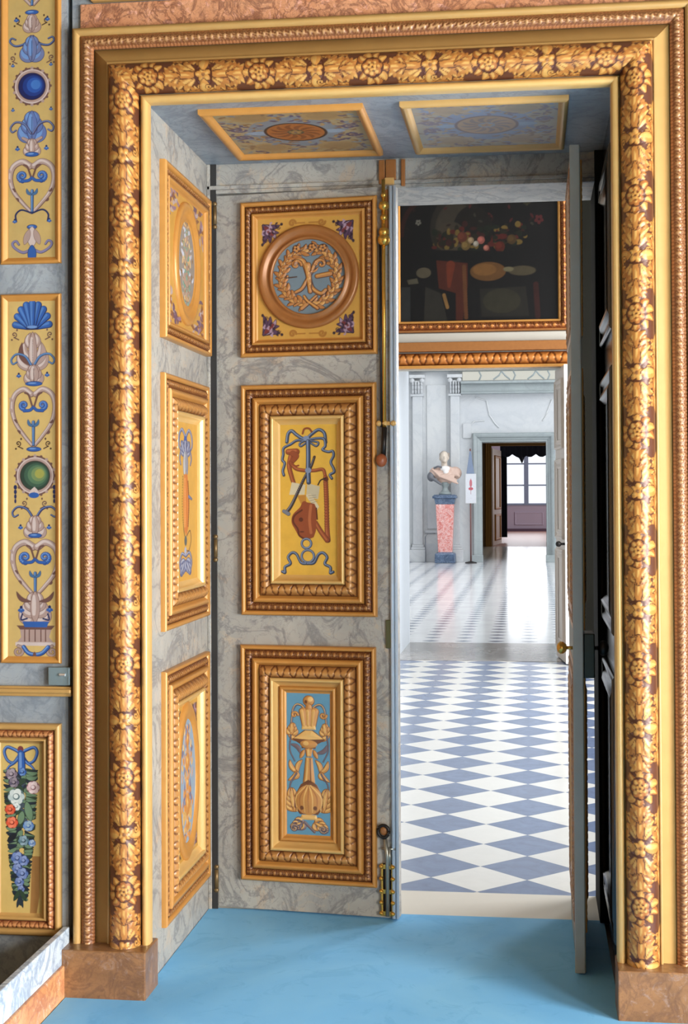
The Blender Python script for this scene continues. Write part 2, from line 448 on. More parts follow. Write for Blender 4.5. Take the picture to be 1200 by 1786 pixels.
# rosette in a ring of foliage
for k in range(10):
    a = 2*PI*(k+.5)/10; ac.leaf((20*math.cos(a), cyy+24*math.sin(a)), (52*math.cos(a+.25), cyy+74*math.sin(a+.25)), 13, LG3 if k % 2 else LG, .2, .0018, DKB, 2.4, None)
    ac.leaf((26*math.cos(a), cyy+30*math.sin(a)), (50*math.cos(a+.25), cyy+70*math.sin(a+.25)), 5, LG2, .2)
ac.ell(0, cyy, 33, 38, DKB)
ac.flower(0, cyy, 32, LG3, DKB, DKB, 7, .002, .2, LG2); ac.ell(0, cyy, 15, 16, DKB); ac.flower(0, cyy, 15, LG, DKB, None, 5, .003, .6, LG2)
# bell flower with curled tips at the ends of the repeat
for s0 in (-1, 1):
    x = s0*PER*500
    ac.ell(x, cyy, 30, 50, DKB)
    ac.ell(x, cyy, 24, 42, L(130,92,84))
    ac.flower(x, cyy, 26, LG, L(150,100,60), DKB, 5, .003, .5, LG2)
    for q in (-1, 1):
        ac.spiral((x+14*q, cyy+46), 13, 1.0, .5, 4, LG, q, 3, .002, DKB, 2, LG2)
        ac.spiral((x+14*q, cyy-46), 13, 1.0, -.5, 4, LG, -q, 3, .002, DKB, 2, LG2)
        ac.leaf((x, cyy+20*q), (x, cyy+78*q), 17, LG, 0, .002, DKB, 2.5, LG2)
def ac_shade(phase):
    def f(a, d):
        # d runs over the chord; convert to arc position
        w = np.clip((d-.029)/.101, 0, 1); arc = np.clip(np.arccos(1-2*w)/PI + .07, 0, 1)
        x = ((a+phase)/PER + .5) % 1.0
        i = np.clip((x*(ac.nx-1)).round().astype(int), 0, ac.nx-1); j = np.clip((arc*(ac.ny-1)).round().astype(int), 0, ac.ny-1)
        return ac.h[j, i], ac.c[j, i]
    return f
t = np.linspace(0, PI, 46); d_ = .0795 - .0505*np.cos(t); h_ = .012 + .062*np.sin(t)
# jambs: rosettes fall at z = 1.43 + k*PER ; head: a rosette over the centre
def tor(name):
    Vs, Cs, Fs = [], [], []; n = 0; z0 = .155
    Lj = OZ-z0
    for P0, dr, sd, Ln, m0, m1, ph in (((OX0,z0),(0,1),(-1,0),Lj,0,1, None), ((OX0,OZ),(1,0),(0,1),OX1-OX0,1,1,0.0), ((OX1,OZ),(0,-1),(1,0),Lj,1,0,None)):
        if ph is None: # a measured from the middle of the run
            mid = z0 + Lj/2; ph = (mid-1.43) if dr[1] > 0 else -(mid-1.43)
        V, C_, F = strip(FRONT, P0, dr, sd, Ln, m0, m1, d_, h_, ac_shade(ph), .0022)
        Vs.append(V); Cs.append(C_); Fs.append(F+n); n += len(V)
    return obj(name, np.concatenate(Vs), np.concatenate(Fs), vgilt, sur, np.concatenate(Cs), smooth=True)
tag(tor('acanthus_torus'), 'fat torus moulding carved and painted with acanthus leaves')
u_frame('flat_band', FRONT, OX0, OX1, .155, OZ, [.130,.131,.139,.140,.1405,.182,.183], [.004,.024,.024,.020,.012,.012,.004], giltP, sur, c=GOLDP)
ds = np.linspace(.182, .228, 18); hh = .014 + .020*np.sin(np.linspace(0, PI, 18))**.7
f1 = orn(.0215, .188, .222, L(206,156,104), L(132,80,46), .0035, 'leaf')
def f2(a, d):
    w = (d-.182)/.046
    dh, c = f1(a, d)
    e = (w < .1) | (w > .9)
    q = sm(1.1-np.hypot(((a/.0115) % 1-.5)*2, (w-.93)*9), .1, .5) + sm(1.1-np.hypot(((a/.0115) % 1-.5)*2, (w-.07)*9), .1, .5)
    c = lerp(c, L(206,140,92), np.clip(q, 0, 1)[..., None]*.8)
    return dh + .002*q, c
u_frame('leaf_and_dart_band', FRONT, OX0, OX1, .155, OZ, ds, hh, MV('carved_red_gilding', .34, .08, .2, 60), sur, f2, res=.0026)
u_frame('outer_fillet', FRONT, OX0, OX1, .155, OZ, [.228,.229,.233,.236,.249,.250,.250], [.008,.030,.032,.036,.036,.033,-.06], giltP, sur, c=GOLDP)
for nm, xa, xb, lb in (('plinth', -1.512, -1.222, 'brown marble plinth under the left jamb'), ('plinth', .253, .62, 'brown marble plinth under the right jamb')):
    tag(MB().box((xa,-.10,.0), (xb,.06,.155)).build(nm, brec, sur, bevel=.004), lb)
# marble frieze over the surround
struct('trim_2', MB().box((-1.46,-.012,3.14), (.62,0,3.222)).build('trim_2', pink, bevel=.003))
struct('trim_3', MB().box((-1.42,-.03,3.226), (.7,0,3.32)).build('trim_3', giltP, bevel=.004))

# ================================================================= PAINTED WALL PANELS, LEFT
BG = L(206,176,110); BGE = L(186,146,70)
E_ = L(70,46,40)
def sweep(c, cx, pts, w, colr, w2=None, edge=None, e=.8, hi=None):
    for sg in (-1, 1): c.line([(cx+sg*x, y) for x, y in pts], w, colr, w2, 0, edge, e, hi)
def heart(c, cx, y0, y1, hw, k=1.0):
    H_ = y1-y0
    sweep(c, cx, [(4,y0+.06*H_),(hw*.45,y0-.03*H_),(hw*.85,y0+.08*H_),(hw*.97,y0+.32*H_),(hw*.8,y0+.6*H_),(hw*.4,y0+.84*H_),(3,y1)], 4.6*k, MAUVE, 2.2, MAUVED, .9, MAUVEL)
    for q in (.2, .4, .6, .8):
        for sg in (-1, 1):
            x = cx+sg*hw*(.97 if q < .5 else 1.2-q*.75); y = y0+q*H_
            c.leaf((x, y), (x+sg*5, y-6), 2.2, MAUVED if q > .5 else MAUVE, .2)
    for sg in (-1, 1):
        c.spiral((cx+sg*hw*.42, y0+.27*H_), 7.5*k, 1.2, PI/2 if sg > 0 else PI/2, 3*k, BLUE, -sg, 1.5, 0, BLUED, .6, BLUEL)
        c.line([(cx, y0+.3*H_), (cx+sg*6, y0+.36*H_), (cx+sg*hw*.42, y0+.37*H_)], 2.2, BLUE, 2.5, 0, BLUED, .5)
        c.line([(cx+sg*2, y0+.28*H_), (cx+sg*8, y0+.08*H_), (cx+sg*14, y0+.04*H_)], 1.8, MAUVED)
    # stem
    c.line([(cx, y0+.58*H_), (cx, y1)], 2.4, TEAL, 1.8, 0, BLUED, .7, BLUEL)
    for sg in (-1, 1): c.leaf((cx, y0+.66*H_), (cx+sg*9, y0+.54*H_), 2.4, TEAL, sg*.2, 0, BLUED, .5)
def flor(c, x, y, r=4.5):
    for a in (-PI/2, .5, PI-.5, PI/2): c.ell(x+r*.5*math.cos(a), y+r*.5*math.sin(a), r*.55, r*.42, BLUE if a > 0 else BLUED, 0, a)
    c.ell(x, y, 1.2, 1.2, BLUEL)
def curls(c, cx, y, w, h, colr, up=True):
    s = -1 if up else 1
    sweep(c, cx, [(2,y),(w*.35,y+s*h*.8),(w*.75,y+s*h),(w,y+s*h*.55),(w*.93,y+s*h*.15),(w*.75,y+s*h*.3)], 1.9, colr, 1.1, BLUED, .5, BLUEL)
def plume(c, cx, yb, yt, w, colr=MAUVE, ed=MAUVED, hi=MAUVEL):
    ln = yb-yt; c.acanthus((cx, yb), -PI/2, ln, .55, 3, colr, ed, hi, 0, w, .25, .8)
    c.line([(cx, yb), (cx, yt+ln*.2)], .8, ed)
def bowl(c, cx, y, w, h=3.5):
    c.ell(cx, y, w+1, h+1, BLUED); c.ell(cx, y, w, h, BLUE); c.ell(cx-w*.2, y-h*.3, w*.5, h*.4, BLUEL)
def tend(c, cx, y, w, colr=MAUVED):
    for sg in (-1, 1):
        c.spiral((cx+sg*w, y), 5, 1.1, PI/2, 1.1, colr, sg)
        c.line([(cx+sg*w, y+5), (cx+sg*(w-8), y+9)], 1, colr); c.ell(cx+sg*(w+4), y+9, 1.7, 1.7, colr)
        c.ell(cx+sg*(w-5), y-8, 1.5, 2, colr)
def ball(c, cx, cy, r, cols):
    c.ell(cx, cy, r+9, r+10, MAUVED)
    for k in range(20):
        a = 2*PI*k/20; c.ell(cx+(r+8.5)*math.cos(a), cy+(r+9)*math.sin(a), 3.1, 2.6, MAUVE if k % 2 else MAUVED, 0, a)
    c.ell(cx, cy, r+6.5, r+7, MAUVEL); c.ell(cx, cy, r+4.5, r+5, MAUVE); c.ell(cx, cy, r+1.2, r+1.2, E_)
    for k, cc in enumerate(cols):
        f = 1-k/len(cols)*.85; c.ell(cx+r*(1-f)*.45, cy-r*(1-f)*.2, r*f, r*f, cc)
def shellp(c, cx, yb, w, h):
    n = 9
    for k in sorted(range(n), key=lambda k: -abs(k-4)):
        a = -PI/2 + (k-4)*.36
        p = (cx+w*math.cos(a)*.86, yb+h*math.sin(a)*.92)
        c.line([(cx+(k-4)*2.2, yb), p], 2.6, BLUE, 5.4, 0, BLUED, 1.0, L(80,126,190))
    c.ell(cx, yb, 11, 4, BLUED); c.ell(cx, yb-1, 9, 2.6, BLUEL)
cx = 58
# ---- middle panel
g = Cv(16, 104, 528, 1146, 135, 915, BG)
shellp(g, 57, 574, 34, 46); tend(g, 57, 586, 31)
plume(g, 58, 648, 583, 7); g.leaf((54,640), (40,600), 5, MAUVED, -.2); g.leaf((62,640), (74,602), 5, MAUVE, .2, 0, MAUVED, .6)
curls(g, 58, 640, 37, 20, TEAL); plume(g, 60, 670, 640, 8); bowl(g, 60, 672, 14)
flor(g, 34, 657); flor(g, 83, 656); heart(g, 59, 684, 778, 38)
bowl(g, 60, 786, 12); tend(g, 59, 776, 26, E_)
ball(g, 62, 832, 25, [L(42,66,56), L(60,92,74), L(84,118,88), L(118,140,92), L(160,160,80)])
g.leaf((52,866), (62,852), 3, MAUVEL); g.leaf((68,866), (60,852), 3, MAUVEL); g.ell(60, 866, 9, 5, BLUE)
for x in (28, 95):
    for y in (852, 860, 868, 876): g.ell(x, y, 3-.4*(y-852)/8, 4, BLUED)
tend(g, 61, 880, 18); curls(g, 61, 906, 38, 20, L(58,52,90))
g.acanthus((62,934), -PI/2, 32, .95, 3, MAUVE, MAUVED, MAUVEL, 0, 6.5, .3, .8); bowl(g, 62, 936, 11)
flor(g, 37, 921); flor(g, 86, 921); heart(g, 62, 950, 1038, 40, 1.25)
g.acanthus((62,1084), -PI/2, 50, .85, 4, MAUVE, MAUVED, MAUVEL, 0, 8, .3, .8)
for sg in (-1,1): g.leaf((62+sg*8,1050), (62+sg*32,1033), 4, MAUVED, sg*.2); g.line([(62+sg*14,1080),(62+sg*24,1082),(62+sg*22,1072)], 1.4, BLUED)
flor(g, 38, 1064, 6); flor(g, 87, 1063, 6)
g.poly([(30,1092),(96,1092),(90,1099),(36,1099)], MAUVED); g.poly([(40,1085),(86,1085),(82,1095),(44,1095)], BLUE)
g.poly([(36,1099),(90,1099),(86,1112),(94,1122),(30,1122),(38,1112)], MAUVE)
for x in (44,52,62,72,80): g.line([(x,1100),(x,1119)], 1.0, MAUVED)
g.poly([(28,1121),(97,1121),(97,1127),(28,1127)], MAUVEL)
for sg in (-1,1): g.spiral((62+sg*29,1137), 9.5, 1.4, -PI/2, 2.3, MAUVE, -sg, 1.2, 0, MAUVED, .8)
g.line([(42,1129),(50,1139),(62,1142),(74,1139),(84,1129)], 3, BLUE, None, 0, BLUED, .8, BLUEL); g.leaf((61,1138),(61,1150), 3, MAUVED)
# ---- top panel
g2 = Cv(16, 104, -24, 455, 135, 710, BG*.9)
heart(g2, 57, -90, 6, 40, 1.2); bowl(g2, 57, 20, 11); tend(g2, 57, 34, 26, E_)
plume(g2, 57, 52, 24, 7); flor(g2, 30, 32); flor(g2, 84, 32)
curls(g2, 57, 62, 38, -16, L(58,52,90)); plume(g2, 57, 104, 62, 8, L(110,120,160), BLUED, BLUEL)
tend(g2, 57, 100, 34)
ball(g2, 57, 150, 23, [L(20,34,92), L(26,56,128), L(40,84,164), L(64,116,190)])
for y in (112,190): 
    for sg in (-1,1): flor(g2, 57+sg*33, y, 3.5)
plume(g2, 57, 245, 194, 9, L(96,116,170), BLUED, BLUEL); curls(g2, 57, 232, 37, 20, L(86,70,96))
for sg in (-1,1): g2.line([(57,250),(57+sg*9,244),(57+sg*16,240)], 3, MAUVE, 2, 0, MAUVED, .7)
g2.acanthus((57,268), -PI/2, 26, .8, 3, MAUVE, MAUVED, MAUVEL, 0, 5, .3, .8); bowl(g2, 57, 269, 11); flor(g2, 32, 258); flor(g2, 82, 258)
heart(g2, 57, 284, 368, 39, 1.15)
for sg in (-1,1): g2.line([(57,372),(57+sg*18,366),(57+sg*28,374),(57+sg*27,386)], 1.6, BLUED)
flor(g2, 27, 385, 4); flor(g2, 87, 385, 4); bowl(g2, 57, 396, 8)
g2.leaf((57,398),(57,430), 8, MAUVEL, 0, 0, MAUVED, .8); g2.leaf((52,402),(44,426), 5, MAUVE, 0, 0, MAUVED, .6); g2.leaf((62,402),(70,426), 5, MAUVE, 0, 0, MAUVED, .6)
sweep(g2, 57, [(3,436),(16,440),(30,432),(34,424),(28,420),(23,426)], 2.2, L(130,124,160), 1.4, BLUED, .6)
g2.leaf((57,430),(57,458), 7, BLUE, 0, 0, BLUED, .8)
# ---- flower panel (dado)
g3 = Cv(2, 70, 1296, 1598, 110, 480, L(212,184,112))
g3.poly([(54,1492),(68,1492),(66,1560),(60,1598),(50,1598)], L(168,124,72))
for sg in (-1,1):
    g3.line([(35,1318),(35+sg*10,1312),(35+sg*22,1308),(35+sg*27,1316),(35+sg*22,1330),(35+sg*12,1334),(35+sg*3,1322)], 2.2, BLUE, 1.6, 0, BLUED, .8, BLUEL)
    g3.line([(35,1322),(35+sg*10,1334),(35+sg*18,1340),(35+sg*24,1348)], 2.4, BLUE, 1, 0, BLUED, .6, BLUEL)
g3.ell(35, 1312, 5, 6, L(120,60,60)); g3.ell(35, 1318, 5, 5, BLUE)
g3.line([(36,1320),(37,1370)], 5, BLUE, 6, 0, BLUED, 1, BLUEL)
GR = L(50,72,56); GRL = L(110,140,110)
r3 = np.random.default_rng(3)
for y in np.linspace(1345, 1560, 46):
    w_ = 22*(1-((y-1345)/260)**1.6)+2
    g3.leaf((35+r3.uniform(-w_, w_)*.6, y), (35+r3.uniform(-w_, w_), y+r3.uniform(4, 16)), 4.5, [GR, L(34,46,60), GRL, L(70,84,96)][int(y) % 4], .15, 0, L(30,34,34), .6)
    for q in range(3):
        x = 35+r3.uniform(-w_, w_); a = r3.uniform(0, PI)+ (0 if x > 35 else 0)
        sg = 1 if x > 35 else -1
        g3.leaf((35+sg*w_*.4, y), (35+sg*(w_+4), y+r3.uniform(-3, 9)), 3.2, [GR, L(34,46,60), GRL][q], .15*sg, 0, L(30,34,34), .5)
def rose(x, y, r, c, d, h):
    g3.ell(x, y, r, r, d)
    for k in range(6): g3.ell(x+r*.5*math.cos(k), y+r*.5*math.sin(k), r*.48, r*.42, lerp(c, h, (k%3)/2.), 0, k)
    g3.ell(x, y, r*.4, r*.4, d); g3.ell(x-.6, y-.6, r*.28, r*.28, h)
rose(20,1354,10, L(130,116,130), L(60,50,66), L(170,160,170)); rose(24,1368,9, L(96,90,110), L(50,44,60), L(150,140,150))
rose(38,1350,7, BLUE, BLUED, BLUEL); rose(56,1376,11, L(216,186,186), L(150,100,110), L(240,220,220))
rose(28,1392,14, L(190,206,206), L(90,116,120), L(226,234,230)); rose(28,1409,7, L(206,220,220), L(120,150,150), L(236,240,236))
g3.leaf((45,1402),(52,1432),6, GRL, 0, 0, GR, 1); g3.leaf((38,1418),(34,1438),5, GRL, 0, 0, GR, 1)
rose(18,1414,9, L(214,84,56), L(120,36,30), L(232,120,86)); rose(21,1436,10, L(222,92,62), L(140,44,34), L(240,136,104))
rose(48,1441,9, BLUEL, BLUE, L(160,186,200)); g3.leaf((28,1455),(14,1468),5, L(30,36,44)); rose(40,1466,9, L(96,130,140), L(40,60,70), L(150,176,190)); rose(54,1470,6, BLUEL, BLUE, L(180,200,220))
for (x,y,r) in ((30,1496,11),(40,1500,9),(30,1514,9),(38,1522,10),(33,1536,8),(36,1548,6)): rose(x, y, r, L(92,118,176), L(44,58,104), L(140,160,206))
for sg in (-1,1):
    g3.leaf((34,1550),(34+sg*10,1568),3.4, GR, 0, 0, L(30,34,34), .5); g3.leaf((34,1560),(34+sg*5,1580),2.8, L(40,54,66))
def px2xz(x, y):                                   # image pixel coordinates to metres across and up on the wall plane
    return -1.7345 + (x-2.2)*.0019575, 2.271 - (y-515)*.0018885
def wall_panel(name, label, cv, x0, x1, y0, y1, fx0, fx1, fy0, fy1, kind):
    a0, b1 = px2xz(x0, y0); a1, b0 = px2xz(x1, y1); c0, d1 = px2xz(fx0, fy0); c1, d0 = px2xz(fx1, fy1)
    r = thing(name, ((a0+a1)/2, 0, b0), label, 'wall panel')
    w = c0-a0; w2 = d1 and (b1-d1)
    if kind == 'plain':
        rect_frame('frame', FRONT, a0, a1, b0, b1, [0, 0, .004, .010, w-.006, w], [0, .012, .016, .014, .002, .0015], giltL if 0 else gilt, r)
    else:
        rect_frame('frame', FRONT, a0, a1, b0, b1, [0, 0, .006, .018, .022], [0, .020, .026, .022, .012], giltP, r)
        q = np.linspace(.022, .046, 12)
        rect_frame('carved_band', FRONT, a0, a1, b0, b1, q, .014+.012*np.sin(np.linspace(0, PI, 12)), MATS['carved_red_gilding'], r,
                   orn(.03, .022, .046, L(214,150,96), L(120,56,34), .005, 'scroll'), res=.0035)
        rect_frame('inner_fillet', FRONT, a0, a1, b0, b1, [.046,.05,.056,w-.012,w], [.012,.022,.022,.008,.0015], giltP, r)
    cv_o = canvas_obj('painted_field', cv, FRONT, c0-.002, c1+.002, d0-.002, d1+.002, .0018, vpaint, r)
    return r
wall_panel('wall_panel', 'upper gilt panel painted with a blue ball among arabesques, left wall', g2, 3, 108, -30, 462, 16, 103, -24, 455, 'plain')
wall_panel('wall_panel', 'tall gilt panel painted with a blue shell, green ball and scrolls, left wall', g, 3, 108, 515, 1158, 16, 103, 528, 1146, 'plain')
wall_panel('wall_panel', 'low gilt panel painted with a garland of flowers on a blue ribbon, left wall', g3, -33, 108, 1262, 1627, 2, 72, 1293, 1600, 'carved')
# small fitting on the rail
hn = thing('wall_latch', (-1.53, -.02, .985), 'small blue grey metal latch box beside the surround above the gilt rail', 'latch')
MB().box((-1.568,-.022,.987), (-1.494,0,1.046)).build('plate', M('blue_grey_metal', L(128,146,152), .35, .4), hn, bevel=.003)
MB().tube([(-1.528,-.024,1.022), (-1.508,-.026,1.022)], .0045).build('catch', M('polished_steel', L(230,230,230), .15, .7), hn)

# ================================================================= GILT PANEL BUILDER (leaf and reveals)
ORC = L(160,98,42)
def panel_frame(r, fr, x0, x1, y0, y1, kind, hs=1.0, res=.003):
    k = hs
    rect_frame('outer_bead', fr, x0, x1, y0, y1, [0, 0, .004, .011, .016, .018], [0, .018*k, .025*k, .025*k, .018*k, .012*k], gilt, r)
    q = np.linspace(.018, .046 if kind == 1 else .050, 12)
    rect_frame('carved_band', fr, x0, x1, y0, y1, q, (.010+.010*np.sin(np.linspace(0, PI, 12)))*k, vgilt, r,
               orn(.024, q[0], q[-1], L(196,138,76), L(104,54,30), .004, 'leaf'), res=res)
    e = q[-1]
    if kind == 1:
        rect_frame('inner_fillet', fr, x0, x1, y0, y1, [e, e+.001, e+.010, e+.013, e+.022], [.01*k, .024*k, .022*k, .010*k, .006*k], gilt, r); return e+.022, .006*k
    rect_frame('middle_fillet', fr, x0, x1, y0, y1, [e, e+.001, e+.014, e+.018, e+.026], [.01*k, .030*k, .034*k, .028*k, .016*k], gilt, r)
    q2 = np.linspace(e+.026, e+.072, 18)
    rect_frame('foliage_band', fr, x0, x1, y0, y1, q2, (.016+.022*np.sin(np.linspace(0, PI*.85, 18)))*k, vgilt, r,
               orn(.050, q2[0], q2[-1], L(210,150,82), L(98,50,26), .005, 'scroll'), res=res)
    f = q2[-1]
    rect_frame('inner_fillet', fr, x0, x1, y0, y1, [f, f+.002, f+.012, f+.014, f+.030, f+.034], [.028*k, .038*k, .036*k, .024*k, .010*k, .006*k], giltL, r)
    g_ = f+.034
    if kind == 3:
        rect_frame('step_moulding', fr, x0, x1, y0, y1, [g_, g_+.001, g_+.012, g_+.014, g_+.026], [.006*k, .018*k, .018*k, .008*k, .004*k], gilt, r)
        return g_+.026, .004*k
    return g_, .006*k
def plane_back(name, fr, x0, x1, y0, y1, h, mat, parent):
    V = fr.P(np.array([x0, x1, x1, x0]), np.array([y0, y0, y1, y1]), np.full(4, h)); return obj(name, V, [(0,1,2,3)], mat, parent)

# ---- canvases of the leaf's panels
def violin():
    c = Cv(60, 690, 50, 1720, 190, 500, L(230,182,72))
    BR = L(150,76,44); BRD = L(96,44,30); BRL = L(186,108,66); SL = L(60,76,100); SLL = L(132,150,180); CR = L(216,204,170)
    def rib(p, w=16): c.line(p, w, SL, None, 0, L(40,44,60), 4, SLL)
    rib([(350,215),(300,200),(240,160),(190,120),(150,150),(135,240)]); rib([(350,215),(420,150),(490,110),(550,150),(565,250)], 15)
    rib([(345,230),(250,225),(180,265),(100,310),(95,380),(85,440),(110,480),(90,560),(100,610)], 12)
    rib([(370,220),(470,205),(545,215),(560,290),(530,330),(590,355),(640,350),(650,400),(620,470),(650,540),(655,580),(610,610),(630,650)], 12)
    c.line([(310,150),(330,100),(380,95),(410,130)], 8, BR, None, 0, BRD, 3)
    rib([(350,220),(280,260),(290,290),(340,260)], 9); rib([(380,230),(480,250),(460,290),(390,250)], 9)
    c.ell(350, 205, 34, 28, SLL)
    # hanging strap, horn, pipe, bow, violin, sheets
    c.line([(190,370),(170,440),(160,520),(190,640),(210,700)], 26, BR, 18, 0, BRD, 5, BRL)
    c.line([(150,350),(240,350)], 28, BR, 32, 0, BRD, 5, BRL); c.line([(200,370),(240,400),(180,470)], 30, BR, 26, 0, BRD, 3)
    c.line([(180,480),(240,540),(340,560),(440,560),(530,550),(555,610),(560,660)], 18, BR, 14, 0, BRD, 4, BRL)
    c.line([(180,480),(230,510),(265,505)], 10, BR)
    c.line([(560,640),(570,900),(575,1200),(585,1330)], 22, BR, 24, 0, BRD, 5, BRL)
    c.line([(450,1140),(510,1240),(575,1330)], 22, BR, 24, 0, BRD, 5, BRL); c.ell(570, 660, 26, 26, BRD)
    c.line([(480,720),(510,670),(560,650)], 8, L(50,40,36))
    c.poly([(190,690),(340,720),(330,830),(160,830)], CR); c.poly([(360,700),(500,740),(480,880),(350,850)], L(200,190,160))
    c.poly([(345,830),(400,820),(490,960),(470,1000),(370,880)], CR)
    for k in range(4): c.line([(375+k*8,840+k*28),(455+k*5,835+k*22)], 3, L(150,140,116))
    c.poly([(250,840),(345,830),(350,900),(290,930)], L(196,138,60))
    c.line([(440,410),(400,520),(330,640),(240,830),(180,950),(130,1020)], 11, L(58,50,50), 17, 0, L(36,30,34), 4, L(130,130,140))
    c.line([(100,1010),(150,1040)], 18, L(120,126,140), 20, 0, L(40,40,48), 3); c.ell(440, 415, 16, 14, L(80,60,50))
    rib([(370,240),(372,400),(370,540),(375,690)], 22)
    c.ell(372, 560, 34, 30, SLL)
    c.line([(330,930),(300,990),(230,1060),(215,1130),(250,1200),(290,1270),(330,1300)], 30, BR)
    c.poly([(340,910),(440,930),(470,1000),(460,1120),(455,1230),(430,1300),(360,1330),(290,1310),(255,1250),(250,1200),(200,1150),(190,1090),(240,1020),(300,980)], BR)
    c.line([(300,1000),(220,1060),(205,1130),(255,1210),(270,1280),(340,1325)], 10, BRD); c.line([(400,950),(385,1100),(400,1250)], 16, BRL)
    c.ell(290, 1105, 24, 24, BRD); c.ell(300, 1240, 26, 8, BRD); c.line([(460,980),(470,1100)], 8, BRD)
    for (x,y,r) in ((350,1370,52),(365,1510,68)):
        c.blob([(x+r*math.cos(a), y+r*math.sin(a)) for a in np.linspace(0, 2*PI, 60)], 14, SL); c.blob([(x-3+r*math.cos(a), y-3+r*math.sin(a)) for a in np.linspace(0, 2*PI, 60)], 6, SLL)
    for sg in (-1,1):
        rib([(360,1590),(360+sg*70,1580),(360+sg*120,1490),(360+sg*170,1470),(360+sg*215,1520),(360+sg*190,1590),(360+sg*250,1630),(360+sg*250,1690),(360+sg*280,1680)], 13)
    return c
def lower():
    c = Cv(90, 550, 125, 1700, 150, 500, L(100,156,184))
    O = L(206,146,78); OD = L(120,74,44); OL = L(238,192,116); G_ = L(120,104,110)
    for sg in (-1,1):
        c.line([(325+sg*40,300),(325+sg*80,260),(325+sg*130,255),(325+sg*165,310),(325+sg*180,420),(325+sg*185,520)], 11, G_, 9, .003, L(70,80,96), 4, OL)
        c.acanthus((325+sg*180,590), -PI/2-sg*.1, 130, .7, 3, O, OD, OL, .004, 24, .2, 4)
        c.spiral((325+sg*150,370), 36, 1.1, 0, 12, O, sg, 8, .003, OD, 4)
        c.leaf((325+sg*120,650),(325+sg*210,600),26, O, 0, .003, OD, 4, OL)
        c.line([(325+sg*190,600),(325+sg*200,760),(325+sg*150,880)], 8, G_, 6, .002, L(70,80,96), 3)
        c.leaf((325+sg*90,790),(325+sg*190,700),22, G_, .2, .002, L(80,84,100), 4)
        for (a,b) in (((120,1010),(70,870)),((120,1010),(200,880)),((130,1000),(215,1100)),((120,1010),(150,1080))):
            c.leaf((325+sg*a[0],a[1]),(325+sg*b[0],b[1]),24, O, .15*sg, .004, OD, 5, OL)
        c.line([(325+sg*130,1020),(325+sg*200,1160),(325+sg*190,1400)], 8, G_, 8, .002, L(70,80,96), 3)
        c.acanthus((325+sg*150,1440), -PI/2+sg*.15, 260, .5, 4, O, OD, OL, .004, 26, .2, 5)
        c.acanthus((325+sg*60,1560), (PI*.15 if sg > 0 else PI*.85), 150, .7, 3, O if sg > 0 else G_, OD, OL, .004, 20, .3, 4)
        c.spiral((325+sg*150,1630), 46, 1.3, 0, 12, G_, sg, 8, .003, L(70,70,90), 4, OL)
        c.leaf((325+sg*50,760),(325+sg*90,850),20, O, 0, .004, OD, 4)
    c.ell(325,212,62,62, OD); c.ell(325,210,56,56, O, .008); c.ell(345,190,26,26, OL); c.ell(300,220,16,20, OD)
    c.line([(325,270),(325,330)], 30, O, 40, .006, OD, 5)
    for x,w in ((265,42),(325,36),(388,42)): c.line([(x,330),(325+(x-325)*.7,480)], w, O, w*.7, .008, OD, 4, OL)
    c.poly([(255,485),(395,485),(400,530),(250,530)], OL, .006)
    c.poly([(280,535),(370,535),(500,640),(400,700),(400,740),(250,740),(250,700),(150,640)], OD, .006)
    c.poly([(290,540),(360,540),(480,630),(330,640),(170,630)], OL, .009); c.ell(325,690,90,46, O, .010); c.ell(300,680,30,24, OL)
    c.poly([(285,740),(368,740),(350,830),(300,830)], O, .007); c.line([(325,750),(325,820)], 12, OL)
    c.poly([(292,840),(364,840),(390,1120),(262,1120)], O, .008); c.line([(316,850),(300,1100)], 12, OL); c.line([(345,860),(350,1100)], 7, OD)
    c.poly([(240,1140),(325,1080),(410,1140),(470,1260),(475,1380),(420,1470),(230,1470),(170,1390),(180,1260)], OD, .006)
    c.ell(325,1310,142,166, O, .014)
    for a in np.linspace(-1.1,1.1,7): c.line([(325+20*a,1150),(325+120*a,1280),(325+110*a,1440)], 9, OL if int(a*9) % 2 else L(176,116,66), 6)
    for sg in (-1,1): c.ell(325+sg*70,1395,20,24, OD)
    c.poly([(250,1475),(400,1475),(420,1530),(230,1530)], OL, .007)
    c.line([(280,1560),(380,1660)], 14, G_, 10, .003, OD, 3)
    return c
